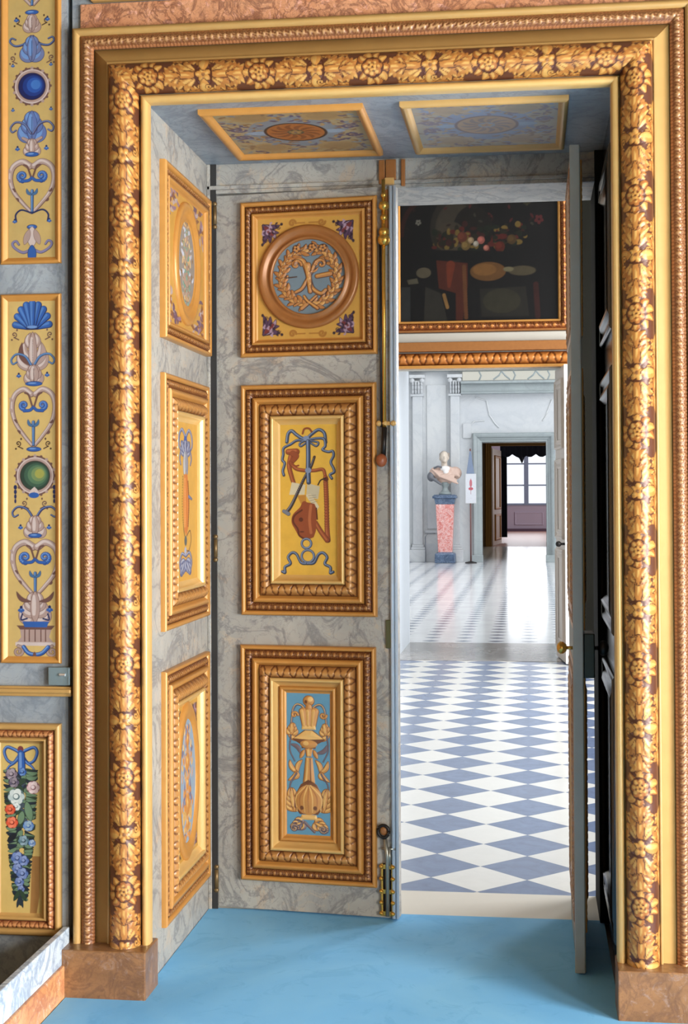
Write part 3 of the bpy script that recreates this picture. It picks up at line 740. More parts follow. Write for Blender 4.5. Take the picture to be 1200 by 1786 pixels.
def medal():
    c = Cv(275, 885, 385, 1065, 200, 220, L(118,136,146))
    O = L(190,126,66); OD = L(84,56,44); OL = L(222,164,92)
    for k in range(34):
        a = -PI/2 + (k+.5)*2*PI/34; sg = 1 if math.cos(a) > 0 else -1
        if abs(a+PI/2) < .1 or abs(a-3*PI/2) < .1: continue
        R1, R2 = 235, 262
        R1 = 225 + 22*(k % 2); p = (580+R1*math.cos(a)*.98, 725+R1*math.sin(a)*1.06)
        for q in (-1, 0, 1):
            b = a - sg*(PI/2) + q*.75 + (0)
            c.leaf(p, (p[0]+76*math.cos(b), p[1]+76*math.sin(b)), 16, OL if q == 0 else O, .1, .005, OD, 4)
    for x in (480, 610, 700): c.flower(x, 470 if x != 610 else 460, 34, O, OD, OD, 5, .006, .2, OL)
    c.line([(520,1010),(600,940),(640,900)], 14, O, 10, .006, OD, 5, OL); c.line([(650,1010),(570,945),(540,900)], 14, O, 10, .006, OD, 5, OL)
    # interlaced knot of branches and bow in the middle
    c.line([(460,610),(480,575),(530,580),(560,660),(580,740),(610,830),(680,880),(720,850)], 22, O, 14, .008, OD, 6, OL)
    c.line([(710,600),(690,570),(640,590),(610,660),(560,760),(520,830),(470,860)], 15, O, 12, .007, OD, 6, OL)
    c.line([(570,620),(590,860)], 26, O, 16, .009, OD, 5, OL)
    for y in (640,690,740,790): c.ell(575+(y-640)*.1, y, 13, 13, OL, .010)
    c.line([(650,722),(760,704)], 18, O, 20, .006, OD, 5, OL); c.line([(395,730),(480,722)], 7, OD, 5, .003)
    for sg in (-1,1): c.spiral((580+sg*105,615), 44, 1.0, PI if sg > 0 else 0, 13, O, sg, 8, .006, OD, 5, OL)
    c.leaf((590,680),(660,640),10, O, .2, .004, OD, 3)
    return c
def corner_motif(c, x, y, sx, sy, s):
    P_, PD, PL = L(88,62,92), L(46,30,48), L(176,150,170)
    for (dx, dy) in ((1,.15),(.15,1),(.8,.8),(.95,.5),(.5,.95)):
        c.leaf((x+sx*s*.12, y+sy*s*.12), (x+sx*s*dx, y+sy*s*dy*1.1), s*.13, P_ if dx != dy else PL, .12*sx*sy*(1 if dx > dy else -1), 0, PD, s*.03, PL if dx == .95 else None)
    c.leaf((x+sx*s*.2, y+sy*s*.2), (x+sx*s*.7, y+sy*s*.7), s*.13, L(120,50,50))
    for (dx, dy) in ((.5,.08),(.8,.1),(.08,.5),(.1,.8),(.45,.3),(.3,.45),(.62,.42),(.42,.62)):
        for q in (-1, 1):
            c.leaf((x+sx*s*dx, y+sy*s*dy), (x+sx*s*(dx+.13), y+sy*s*(dy+.13*q+.05)), s*.05, PL if (dx+dy)*10 % 2 > 1 else PD, .2*q)
    c.spiral((x+sx*s*.95, y+sy*s*.28), s*.1, 1.1, 0, s*.025, PD, sx); c.spiral((x+sx*s*.28, y+sy*s*.98), s*.1, 1.1, 0, s*.025, PD, -sx)
    c.ell(x+sx*s*1.12, y+sy*s*.1, s*.08, s*.08, PD); c.ell(x+sx*s*.08, y+sy*s*1.15, s*.07, s*.09, PD)
def squarefield():
    c = Cv(150, 1055, 190, 1250, 190, 220, L(212,160,74))
    for sx, sy in ((1,1),(-1,1),(1,-1),(-1,-1)):
        corner_motif(c, 180 if sx > 0 else 1010, 225 if sy > 0 else 1225, sx, sy, 165)
    for y in (238, 1205):
        for sg in (-1,1):
            c.spiral((590+sg*130, y), 32, 1.2, 0, 7, L(180,120,50), sg, 5, 0, L(150,96,40), 3); c.line([(590+sg*100,y),(590+sg*20,y)], 6, L(176,118,50))
    return c

# ================================================================= LEFT DOOR LEAF (ajar)
A = np.array([-1.214, .936]); B = np.array([-.498, .853]); WD = np.linalg.norm(B-A); U2 = (B-A)/WD
LEAF = Fr((A[0], A[1], 0), (U2[0], U2[1], 0), (0,0,1), (U2[1], -U2[0], 0))
d1 = thing('door_1', (A[0], A[1], .008), 'left leaf of the near double door, marbled grey with three gilt panels, ajar', 'door', 'structure')
MB().box((0,.010,-.045), (WD-.03,2.775,0), None).V
lb = MB()
def lbox(m, a, b, fr=LEAF):   # box in (u, v, h)
    x0,y0,z0 = a; x1,y1,z1 = b
    V = np.array([(x0,y0,z0),(x1,y0,z0),(x1,y1,z0),(x0,y1,z0),(x0,y0,z1),(x1,y0,z1),(x1,y1,z1),(x0,y1,z1)], float)
    m.add(fr.P(V[:,0], V[:,1], V[:,2]), [(0,3,2,1),(4,5,6,7),(0,1,5,4),(1,2,6,5),(2,3,7,6),(3,0,4,7)]); return m
lbox(lb, (0,.010,-.045), (WD-.004,2.778,0)).build('leaf_board', marb, d1, bevel=.002)
pm = M('pale_blue_grey_paint', L(176,188,200), .3, 0, .05)
m_ = MB(); lbox(m_, (WD-.030,.010,0), (WD-.003,2.778,.008)); 
m_.tube([LEAF.P(np.array([WD-.022]), np.array([z]), np.array([.010]))[0] for z in (.012, 2.776)], .007)
m_.tube([LEAF.P(np.array([WD-.008]), np.array([z]), np.array([.008]))[0] for z in (.012, 2.776)], .006)
m_.build('closing_strip', pm, d1, smooth=True)
def sq_panel(r, fr, x0, x1, y0, y1, cvf, cvm, cs=.375, hs=1.0, ry=1.0):
    e, h = panel_frame(r, fr, x0, x1, y0, y1, 1, hs)
    canvas_obj('painted_field', cvf, fr, x0+e-.001, x1-e+.001, y0+e-.001, y1-e+.001, h, vpaint, r)
    return h
# top panel with round medallion
def ring(fr, name, cu, cv_, prof, mat, parent, ry=1.0, n=96, c=GOLD):
    V = []; 
    for i in range(n):
        t = 2*PI*i/n
        for r, h in prof: V.append(fr.P(np.array(cu+r*math.cos(t)), np.array(cv_+r*ry*math.sin(t)), np.array(h)))
    m = len(prof); F = []
    for i in range(n):
        j = (i+1) % n
        for k in range(m-1): F.append((i*m+k, j*m+k, j*m+k+1, i*m+k+1))
    return obj(name, np.array(V), F, mat, parent, smooth=True)
def disc_canvas(name, cv, fr, cu, cv_, r, h, mat, parent, ry=1.0):
    """round cut of a canvas"""
    U, V = np.meshgrid(np.linspace(-r, r, cv.nx), np.linspace(r*ry, -r*ry, cv.ny))
    inside = (np.hypot(U/r, V/(r*ry)) < 1.0).ravel(); P = fr.P(cu+U, cv_+V, h+cv.h).reshape(-1, 3)
    F = gridF(cv.ny, cv.nx, True); F = F[inside[F].any(1)]
    used = np.unique(F); mp = np.full(len(P), -1); mp[used] = np.arange(len(used))
    return obj(name, P[used], mp[F], mat, parent, cv.c.reshape(-1, 3)[used], smooth=True)
def panel_root(name, parent, label):
    o = link(bpy.data.objects.new(name, None)); o.parent = parent; WL[o.name] = WL[parent.name]; o['label'] = label; return o
p1 = panel_root('gilt_panel', d1, 'square gilt panel with a round laurel medallion')
sq_panel(p1, LEAF, .103, .646, 2.140, 2.743, squarefield(), None)
ring(LEAF, 'medallion_ring', .376, 2.445, [(.200,.004),(.200,.016),(.192,.024),(.180,.022),(.172,.012),(.160,.008),(.154,.020),(.147,.022),(.144,.010),(.143,.004)], giltD, p1)
disc_canvas('medallion', medal(), LEAF, .376, 2.445, .145, .008, vflat, p1)
p2 = panel_root('gilt_panel', d1, 'tall gilt panel painted with a violin and pipes hung from a blue ribbon')
e, h = panel_frame(p2, LEAF, .103, .640, 1.143, 2.032, 2)
canvas_obj('painted_field', violin(), LEAF, .103+e-.001, .640-e+.001, 1.143+e-.001, 2.032-e+.001, h, vpaint, p2)
p3 = panel_root('gilt_panel', d1, 'gilt panel with a carved candelabrum on a blue ground')
e, h = panel_frame(p3, LEAF, .098, .634, .124, 1.028, 3)
canvas_obj('carved_field', lower(), LEAF, .098+e-.001, .634-e+.001, .124+e-.001, 1.028-e+.001, h, vflat, p3)
# bolt work
def LP(u, v, h): return LEAF.P(np.array(float(u)), np.array(float(v)), np.array(float(h)))
bo = panel_root('upper_bolt', d1, 'long gilt sliding bolt with a wooden knob')
lbox(MB(), (.664,2.57,0), (.700,2.765,.004)).build('plate', giltD, bo, bevel=.002)
MB().tube([LP(.674,1.80,.020), LP(.674,2.80,.020)], .0075).build('rod', brass, bo, smooth=True)
MB().tube([LP(.662,1.86,.018), LP(.660,2.56,.018)], .0045).build('guide_rod', iron, bo, smooth=True)
m_ = MB()
for v, w in ((2.74,.012),(2.70,.02),(2.655,.014),(2.60,.02),(2.57,.024)):
    m_.ball(LP(.676,v,.022), w)
m_.build('turned_collars', brass, bo, smooth=True)
m_ = MB(); lbox(m_, (.646,1.868,0), (.716,1.882,.016))
for u in (.652,.676,.708): m_.ball(LP(u,1.875,.018), .011)
m_.build('guide_bracket', giltL, bo)
MB().tube([LP(.669,1.742,.022), LP(.674,1.86,.020)], .010).build('handle_shank', iron, bo, smooth=True)
MB().ball(LP(.664,1.735,.030), (.021,.021,.025)).build('knob', wood, bo, smooth=True)
lo = panel_root('lower_bolt', d1, 'brass foot bolt with a ring handle')
m_ = MB()
m_.tube([LP(.662+.021*math.cos(a), .338+.023*math.sin(a), .018) for a in np.linspace(0, 2*PI, 24)], .006); m_.build('ring_handle', iron, lo, smooth=True)
MB().ball(LP(.662,.338,.010), (.016,.006,.017)).build('ring_plate', giltD, lo, smooth=True)
lbox(MB(), (.652,.018,0), (.696,.215,.004)).build('plate', iron, lo)
m_ = MB()
for u in (.654,.694):
    m_.tube([LP(u,.02,.010), LP(u,.215,.010)], .005)
for v in (.03,.112,.205): lbox(m_, (.650,v-.008,.004), (.698,v+.008,.016))
for v in (.03,.07,.112,.16,.205):
    for u in (.652,.696): m_.ball(LP(u,v,.014), .009)
m_.build('openwork_cage', brass, lo)
m_ = MB().tube([LP(.676,.02,.014), LP(.676,.24,.014), LP(.668,.310,.018)], .008); m_.tube([LP(.684,.21,.014), LP(.684,.275,.014)], .006)
m_.tube([LP(.654,.272,.012), LP(.706,.272,.012)], .005); m_.build('bolt_bar', steel, lo, smooth=True)
lbox(MB(), (.672,1.025,0), (.706,1.132,.010)).build('lock_plate', M('olive_iron', L(96,96,66), .35, .5), d1, bevel=.003)
m_ = MB()
for z in (2.70, 1.4, .12):
    m_.tube([LP(-.004,z-.035,.010), LP(-.004,z+.035,.010)], .008); m_.ball(LP(-.004,z+.045,.010), .010); m_.ball(LP(-.004,z-.045,.010), .010)
m_.build('hinge', M('dull_brass', L(120,96,60), .4, .5), d1, smooth=True)

# ================================================================= LEFT REVEAL
REV = Fr((-1.25,0,0), (0,1,0), (0,0,1), (1,0,0))
struct('wall_reveal_left', MB().box((-1.262,0.0,0), (-1.25,BK,2.90)).build('wall_reveal_left', marb))
st = MB(); st.box((-1.25,.918,0), (-1.236,BK,2.9)); st.box((-1.60,BK,0), (-1.222,1.27,6)); struct('trim_4', st.build('trim_4', marb, bevel=.003))
def oval_panel(inner, corner, seed, gold=True):
    c = Cv(0, 300, 0, 560, 130, 240, L(206,156,74))
    r = np.random.default_rng(seed)
    P_ = [L(150,120,140), L(110,84,104), L(190,168,160), L(140,90,60)]
    for sx, sy in ((1,1),(-1,1),(1,-1),(-1,-1)):
        if corner == 'big':
            for k in range(46):
                x, y = r.uniform(4, 90), r.uniform(4, 150)
                if (150-x)**2/150**2+(280-y)**2/262**2 < 1.0: continue
                X_ = x if sx > 0 else 300-x; Y_ = y if sy > 0 else 560-y; a = r.uniform(0, 2*PI)
                c.leaf((X_, Y_), (X_+34*math.cos(a), Y_+34*math.sin(a)), 8, P_[k % 4], .2, 0, None)
        else: corner_motif(c, 8 if sx > 0 else 292, 12 if sy > 0 else 548, sx, sy, 62)
    return c
def oval_med(seed, bg, cols_):
    c = Cv(-1, 1, -1, 1, 120, 200, bg); r = np.random.default_rng(seed)
    for k in range(60):
        y = r.uniform(-.9, .9); w = math.sqrt(max(0, 1-y*y))*.75; x = abs(r.normal(0, .35))*w
        a = r.uniform(-PI/2, PI/2); l_ = r.uniform(.12, .28)
        for sg in (-1, 1):
            c.leaf((sg*x, y), (sg*(x+l_*math.cos(a)), y+l_*.6*math.sin(a)), .055, cols_[k % len(cols_)], .15*sg, .003, None)
    for y, q in ((-.65,.16),(-.3,.22),(.05,.16),(.38,.26),(.68,.16)): c.ell(0, y, q, q*.7, cols_[0], .005); c.ell(-.05, y-.04, q*.4, q*.3, cols_[-1], .006)
    c.line([(0,-.85),(0,.85)], .05, cols_[0], None, .004)
    return c
def trophy(seed):
    c = Cv(0, 220, 0, 640, 120, 340, L(220,168,78))
    SL = L(112,124,160); SD = L(70,76,110); SH = L(176,180,196)
    for sg in (-1,1):
        c.line([(110,60),(110+sg*30,30),(110+sg*55,50),(110+sg*60,90),(110+sg*45,110)], 6, SL, 4, 0, SD, 2, SH)
        c.line([(110,70),(110+sg*28,90),(110+sg*52,140),(110+sg*44,170)], 5, SL, 3, 0, SD, 2, SH)
        c.acanthus((110+sg*8,130), -PI/2+sg*.5, 60, .6, 3, SL, SD, SH, 0, 8, .2, 2)
        c.acanthus((110+sg*6,560), PI/2-sg*.6, 70, .6, 3, SL, SD, SH, 0, 9, .2, 2)
        c.line([(110,540),(110+sg*36,530),(110+sg*54,570),(110+sg*40,610)], 5, SL, 4, 0, SD, 2, SH)
    c.ell(110, 70, 14, 16, BLUE)
    c.line([(110,80),(110,180)], 9, SL, 12, 0, SD, 3, SH); c.leaf((104,120),(100,220), 13, L(190,190,190), 0, 0, SD, 2); c.leaf((120,120),(124,215), 11, L(150,150,160), 0, 0, SD, 2)
    c.poly([(96,210),(128,210),(142,300),(136,420),(120,460),(98,440),(88,330)], L(214,128,62)); c.line([(104,230),(104,420)], 6, L(236,160,90)); c.line([(132,240),(140,330),(132,420)], 5, L(150,84,44))
    c.line([(86,220),(80,330),(92,430),(108,470)], 4, L(150,110,60)); c.line([(140,300),(165,310)], 6, SL, 4, 0, SD, 1.5)
    c.line([(120,460),(150,440),(160,480),(140,520),(118,520)], 3, L(110,80,60)); c.ell(110, 480, 12, 20, L(90,100,100)); c.ell(108, 520, 10, 16, SH)
    return c
def reveal_panel(label, y0, y1, z0, z1, kind, side=1):
    r = thing('reveal_panel', (-1.25, (y0+y1)/2, z0), label, 'wall panel')
    if kind == 1:
        e, h = panel_frame(r, REV, y0, y1, z0, z1, 1, 1.0, .004)
        canvas_obj('painted_field', oval_panel(None, 'big', 4), REV, y0+e-.001, y1-e+.001, z0+e-.001, z1-e+.001, h, vpaint, r)
        cu, cv_ = (y0+y1)/2, (z0+z1)/2; R = .190; ry = .225/.190
        ring(REV, 'medallion_ring', cu, cv_, [(R,.004),(R,.014),(R-.008,.020),(R-.02,.020),(R-.03,.010),(R-.05,.007),(R-.056,.014),(R-.062,.008)], gilt, r, ry)
        disc_canvas('medallion', oval_med(5, L(150,140,130), [L(170,140,120), L(196,196,206), L(140,110,80), L(206,170,120), L(120,150,130)]), REV, cu, cv_, R-.060, .008, vflat, r, ry)
    elif kind == 2:
        e, h = panel_frame(r, REV, y0, y1, z0, z1, 2, .8, .004)
        canvas_obj('painted_field', trophy(3), REV, y0+e-.001, y1-e+.001, z0+e-.001, z1-e+.001, h, vpaint, r)
    else:
        e, h = panel_frame(r, REV, y0, y1, z0, z1, 2, .8, .004)
        canvas_obj('painted_field', oval_panel(None, 'small', 8), REV, y0+e-.001, y1-e+.001, z0+e-.001, z1-e+.001, h, vpaint, r)
        cu, cv_ = (y0+y1)/2, (z0+z1)/2; R = .165; ry = .285/.165
        ring(REV, 'medallion_ring', cu, cv_, [(R,.004),(R,.012),(R-.008,.018),(R-.028,.018),(R-.036,.008)], gilt, r, ry)
        disc_canvas('medallion', oval_med(9, L(150,170,186), [L(206,140,72), L(186,150,130), L(120,110,130), L(214,168,100)]), REV, cu, cv_, R-.034, .008, vflat, r, ry)
    return r
reveal_panel('gilt panel with an oval medallion on the left reveal, topmost of three', .203, .905, 2.145, 2.755, 1)
reveal_panel('tall gilt panel painted with a hanging trophy on the left reveal, middle of three', .208, .885, 1.142, 2.026, 2)
reveal_panel('gilt panel with a blue and gold oval on the left reveal, lowest of three', .212, .880, .140, 1.005, 3)

# ================================================================= SOFFIT AND TRANSOM
SOF = Fr((0,0,2.90), (1,0,0), (0,1,0), (0,0,-1))
sof = struct('ceiling', MB().box((-1.25,0,2.90), (.275,BK,2.912)).build('ceiling', marbC))
def soffit_canvas(strong, seed):
    c = Cv(-280, 280, -335, 335, 170, 190, L(176,156,116) if strong else L(172,164,150))
    r = np.random.default_rng(seed)
    C1, C2, C3, C4 = (L(136,142,146), L(104,88,108), L(178,144,92), L(146,112,76)) if strong else (L(140,152,176), L(136,124,136), L(176,156,130), L(150,132,116))
    c.ell(0, 0, 190, 225, C1); 
    for sx in (-1,1):
        for sy in (-1,1):
            c.ell(sx*140, sy*230, 85, 68, C3); c.ell(sx*140, sy*230, 62, 48, lerp(C3, C4, .35))
            for k in range(150):
                x, y = r.uniform(8, 262), r.uniform(20, 320)
                if (x/150)**2+(y/170)**2 < 1 or ((x-140)/80)**2+((y-230)/62)**2 < 1: continue
                a = r.uniform(0, 2*PI); c.leaf((sx*x, sy*y), (sx*(x+34*math.cos(a)), sy*(y+34*math.sin(a))), 8, [C2, C4, C1, C3][k % 4], .2)
        c.spiral((sx*225, 60), 34, 1.3, 0, 8, C2, sx); c.spiral((sx*225, -60), 34, 1.3, 0, 8, C2, -sx)
        c.leaf((sx*110, 0), (sx*200, 0), 26, lerp(C1, L(160,180,200), .6))
    c.ell(0, 0, 128, 140, L(70,46,32) if strong else L(132,116,116)); c.ell(0, 0, 116, 128, L(176,104,44) if strong else L(178,150,124))
    for k in range(12):
        a = 2*PI*k/12; c.leaf((30*math.cos(a), 30*math.sin(a)), (105*math.cos(a), 115*math.sin(a)), 11, L(140,78,34) if strong else L(146,132,128), .25)
    c.ell(0, 0, 34, 36, L(96,84,60) if strong else L(140,156,176)); c.flower(0, 0, 28, L(170,130,70) if strong else L(180,150,120), C2)
    return c
for x0, x1, strong, lb in ((-1.100,-.543,True,'gilt framed soffit panel with a dark orange oval rosette, over the left leaf'), (-.421,.131,False,'faded soffit panel with a pale blue oval rosette, right of the pair overhead')):
    r = thing('soffit_panel', ((x0+x1)/2, .465, 2.88), lb, 'ceiling panel')
    gm = gilt if strong else giltP
    rect_frame('frame', SOF, x0, x1, .135, .80, [0,0,.008,.018,.024,.032], [0,.016,.022,.020,.010,.003], gm, r)
    canvas_obj('painted_field', soffit_canvas(strong, 3 if strong else 6), SOF, x0+.031, x1-.031, .135+.031, .80-.031, .003, vflat, r)
tb = MB(); tb.box((-1.25,BK,2.785), (.275,1.27,6)); tb.box((-1.25,BK-.012,2.80), (.275,BK,2.815)); tb.box((-1.25,BK-.006,2.785), (.275,BK,2.80))
struct('trim_5', tb.build('trim_5', marb, bevel=.002))
ks = thing('bolt_keeper', (-.535,.92,2.79), 'gilt keeper plate for the bolt on the transom above the left leaf', 'bolt keeper')
MB().box((-.572,.914,2.800), (-.548,.926,2.893)).box((-.545,.908,2.815), (-.505,.924,2.893)).build('plate', giltD, ks, bevel=.003)
MB().box((-.548,.900,2.796), (-.512,.924,2.822)).build('socket', giltL, ks, bevel=.003)
MB().box((-.486,.912,2.790), (-.470,.926,2.893)).build('upright_bar', giltD, ks, bevel=.003)

# ================================================================= RIGHT REVEAL AND OPEN LEAF
struct('wall_reveal_right', MB().box((.275,0,0), (.287,BK,2.90)).build('wall_reveal_right', dark))  # near-black colour stands in for the shade on this reveal
struct('trim_6', MB().box((.246,.905,0), (.50,1.27,6)).build('trim_6', M('jamb_shade_black', L(18,18,18), .8, 0, .1, 6, 0, .2), bevel=.003))  # jamb coloured black to carry the reveal's shade
RRV = Fr((.275,0,0), (0,1,0), (0,0,1), (-1,0,0))
vd = M('panel_shade_black', L(26,24,24), .18, 0, .2, 20, 0, .7)  # reveal panels coloured near-black as if in deep shade
for z0, z1, lb in ((2.145,2.755,'panel coloured black as shade on the right reveal, topmost'), (1.142,2.026,'panel coloured black as shade on the right reveal, middle height'), (.140,1.005,'panel coloured black as shade on the right reveal, lowest')):
    r = thing('shade_black_panel', (.275,.55,z0), lb, 'wall panel')
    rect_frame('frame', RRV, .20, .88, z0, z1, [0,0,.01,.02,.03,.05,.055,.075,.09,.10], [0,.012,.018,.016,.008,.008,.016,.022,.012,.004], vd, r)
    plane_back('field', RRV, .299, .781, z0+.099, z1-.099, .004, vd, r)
d2 = thing('door_2', (.15,.95,.008), 'right leaf of the near double door, swung open and seen edge on', 'door', 'structure')
X0, X1, Y0, Y1 = .142, .172, .315, 1.0
MB().box((X0,Y0,.010), (X1,Y1,2.778)).build('leaf_board', M('grey_green_paint', L(140,142,136), .5, 0, .1), d2, bevel=.002)
MB().box((X0-.006,Y0-.012,.010), (X1-.002,Y0,2.778)).build('closing_strip', M('grey_green_strip', L(150,152,146), .5, 0, .1), d2, bevel=.003)
for FRX, sgn in ((Fr((X0,Y0,0),(0,1,0),(0,0,1),(-1,0,0)), 'L'), (Fr((X1,Y0,0),(0,1,0),(0,0,1),(1,0,0)), 'R')):
    for z0, z1, k in ((2.14,2.743,1),(1.143,2.032,2),(.124,1.028,3)):
        pr = panel_root('gilt_panel', d2, ['','upper','middle','lower'][k]+' gilt panel seen edge on')
        e, h = panel_frame(pr, FRX, .06, .60, z0, z1, k, .16 if sgn == 'L' else .3, .006)
        plane_back('field', FRX, .06+e-.001, .60-e+.001, z0+e-.001, z1-e+.001, h, gilt, pr)
MB().box((X1,.34,.985), (X1+.038,.46,1.135)).build('lock_case', M('green_black_iron', L(36,44,40), .3, .6), d2, bevel=.004)
kn = MB().tube([(X0,.38,1.083), (.116,.38,1.083)], .006); kn.lathe((.116,.38,1.083), [(.004,.002),(.012,0),(.020,-.010),(.022,-.020),(.014,-.030),(.002,-.033)], 20, 'x')
kn.build('brass_knob', brass, d2, smooth=True)
kn = MB().tube([(X1+.036,.38,1.083), (.226,.38,1.083)], .007); kn.ball((.240,.38,1.083), (.018,.024,.026)); kn.build('shade_black_knob', iron, d2, smooth=True)  # knob on the far face, dark metal standing in for its shade
m_ = MB()
for z in (2.66,1.4,.14): m_.tube([(X1+.004,Y1-.02,z-.04),(X1+.004,Y1-.02,z+.04)], .008)
m_.build('hinge', iron, d2)

# ================================================================= ANTEROOM
def checker_mat(name, ca, cb, d, ox, oy, rough, cab=False, tint=None):
    m, nt, b = nodes(name)
    g_ = nt.nodes.new('ShaderNodeNewGeometry'); sp = nt.nodes.new('ShaderNodeSeparateXYZ'); nt.links.new(g_.outputs['Position'], sp.inputs[0])
    def mt(op, a, b_=None):
        n = nt.nodes.new('ShaderNodeMath'); n.operation = op
        for i, v in enumerate((a, b_)):
            if v is None: continue
            if isinstance(v, (int, float)): n.inputs[i].default_value = v
            else: nt.links.new(v, n.inputs[i])
        return n.outputs[0]
    x = mt('DIVIDE', mt('SUBTRACT', sp.outputs[0], ox), d); y = mt('DIVIDE', mt('SUBTRACT', sp.outputs[1], oy), d)
    fx = mt('ABSOLUTE', mt('SUBTRACT', mt('FRACT', mt('ADD', x, .5)), .5)); fy = mt('ABSOLUTE', mt('SUBTRACT', mt('FRACT', mt('ADD', y, .5)), .5))
    s = mt('ADD', fx, fy)
    f = mt('LESS_THAN', s, .27 if cab else .5)
    joint = mt('LESS_THAN', mt('ABSOLUTE', mt('SUBTRACT', s, .27 if cab else .5)), .006)
    # each slab differs a little
    cell = nt.nodes.new('ShaderNodeTexWhiteNoise'); cell.noise_dimensions = '2D'
    cv = nt.nodes.new('ShaderNodeCombineXYZ'); nt.links.new(mt('FLOOR', mt('ADD', mt('ADD', x, y), .5)), cv.inputs[0]); nt.links.new(mt('FLOOR', mt('ADD', mt('SUBTRACT', x, y), .5)), cv.inputs[1])
    nt.links.new(cv.outputs[0], cell.inputs['Vector'])
    t = nt.nodes.new('ShaderNodeTexCoord')
    vein = ramp(nt, noise(nt, 9, 6, .65, t.outputs['Object'], 1.0), [(.3, 0), (.7, 1)])
    A_ = mixc(nt, vein, ca*.86, np.minimum(ca*1.14, 1)); B_ = mixc(nt, vein, cb*.96, np.minimum(cb*1.02, 1))
    c = mixc(nt, f, B_, A_); c = mixc(nt, mt('MULTIPLY', cell.outputs[0], .14), c, c1 if (c1 := L(150,150,156)) is not None else c)
    c = mixc(nt, mt('MULTIPLY', joint, .25), c, L(120,124,130))
    nt.links.new(c, b.inputs['Base Color']); b.inputs['Roughness'].default_value = rough
    return m
struct('floor_threshold', MB().box((-1.25,.93,-.05), (.55,1.27,.002)).build('floor_threshold', M('pale_limestone', L(226,220,208), .4, 0, .05, 5)))
AF = checker_mat('blue_and_white_marble', L(112,128,160), L(238,236,230), .4, -.026, 1.69, .18)
struct('floor_anteroom', MB().box((-4.5,1.27,-.05), (3.2,9.4,0)).build('floor_anteroom', AF))
plas = M('grey_plaster', L(170,168,160), .7, 0, .05, 3)
struct('wall_anteroom_left', MB().box((-4.6,1.27,0), (-4.5,9.4,6)).build('wall_anteroom_left', plas))
aw = MB().box((3.2,1.27,0), (3.3,9.4,.8)).box((3.2,1.27,4.6), (3.3,9.4,6))
for a, b in ((1.27,2.0),(4.2,6.0),(8.2,9.4)): aw.box((3.2,a,.8), (3.3,b,4.6))
struct('wall_anteroom_right', aw.build('wall_anteroom_right', plas))
struct('ceiling_anteroom', MB().box((-4.6,1.27,6), (3.3,9.4,6.1)).build('ceiling_anteroom', plas))
XL, XR, TH = -1.35, .40, 2.83
struct('trim_13', MB().box((.44,9.32,0), (3.2,9.4,5)).build('trim_13', M('wall_shade_dark', L(26,25,20), .9, 0, .2, 3, 0, .1), bevel=.01))  # added dark sheet standing in for the unlit wall seen through the slit
ww = M('warm_grey_stone', L(176,170,158), .6, 0, .06, 4)
w_ = MB().box((-4.6,9.4,0), (XL,11.1,6)).box((XR,9.4,0), (3.3,11.1,6)).box((XL,9.4,TH), (XR,9.55,6)).box((XL,9.55,3.06), (XR,11.1,6))
struct('wall_anteroom_back', w_.build('wall_anteroom_back', ww))
struct('floor_passage', MB().box((XL,9.4,-.05), (XR,11.1,.003)).build('floor_passage', MS('grey_brown_stone', L(170,164,158), L(150,146,142), L(120,112,104), 2, .02, .16)))
struct('trim_7', MB().box((XL-.001,9.39,0), (XL+.03,11.1,3.06)).build('trim_7', M('pale_blue_grey_stone', L(206,214,222), .5, 0, .05, 3)))
AFR = Fr((0,9.4,0), (1,0,0), (0,0,1), (0,-1,0))
# gilt door head
dh = thing('door_head', (-.48,9.4,2.84), 'carved gilt cornice above the second doorway, under the dark still life', 'door frame')
MB().box((-1.55,9.30,3.00), (.40,9.4,3.09)).build('plain_fascia', giltD, dh, bevel=.01)
q = np.linspace(0, .12, 14); Vs, Cs, F = strip(AFR, (-1.55,2.868), (1,0), (0,1), 1.95, 0, 0, q, .03+.05*np.sin(np.linspace(0, PI, 14)), orn(.13, 0, .12, L(222,140,64), L(120,58,26), .02, 'scroll'), .008)
obj('carved_band', Vs, F, vgilt, dh, Cs, smooth=True)
MB().box((-1.55,9.33,2.836), (.36,9.4,2.866)).build('lower_fillet', gilt, dh, bevel=.006)
struct('trim_8', MB().box((-1.6,9.36,3.095), (.42,9.4,3.18)).build('trim_8', ww, bevel=.004))
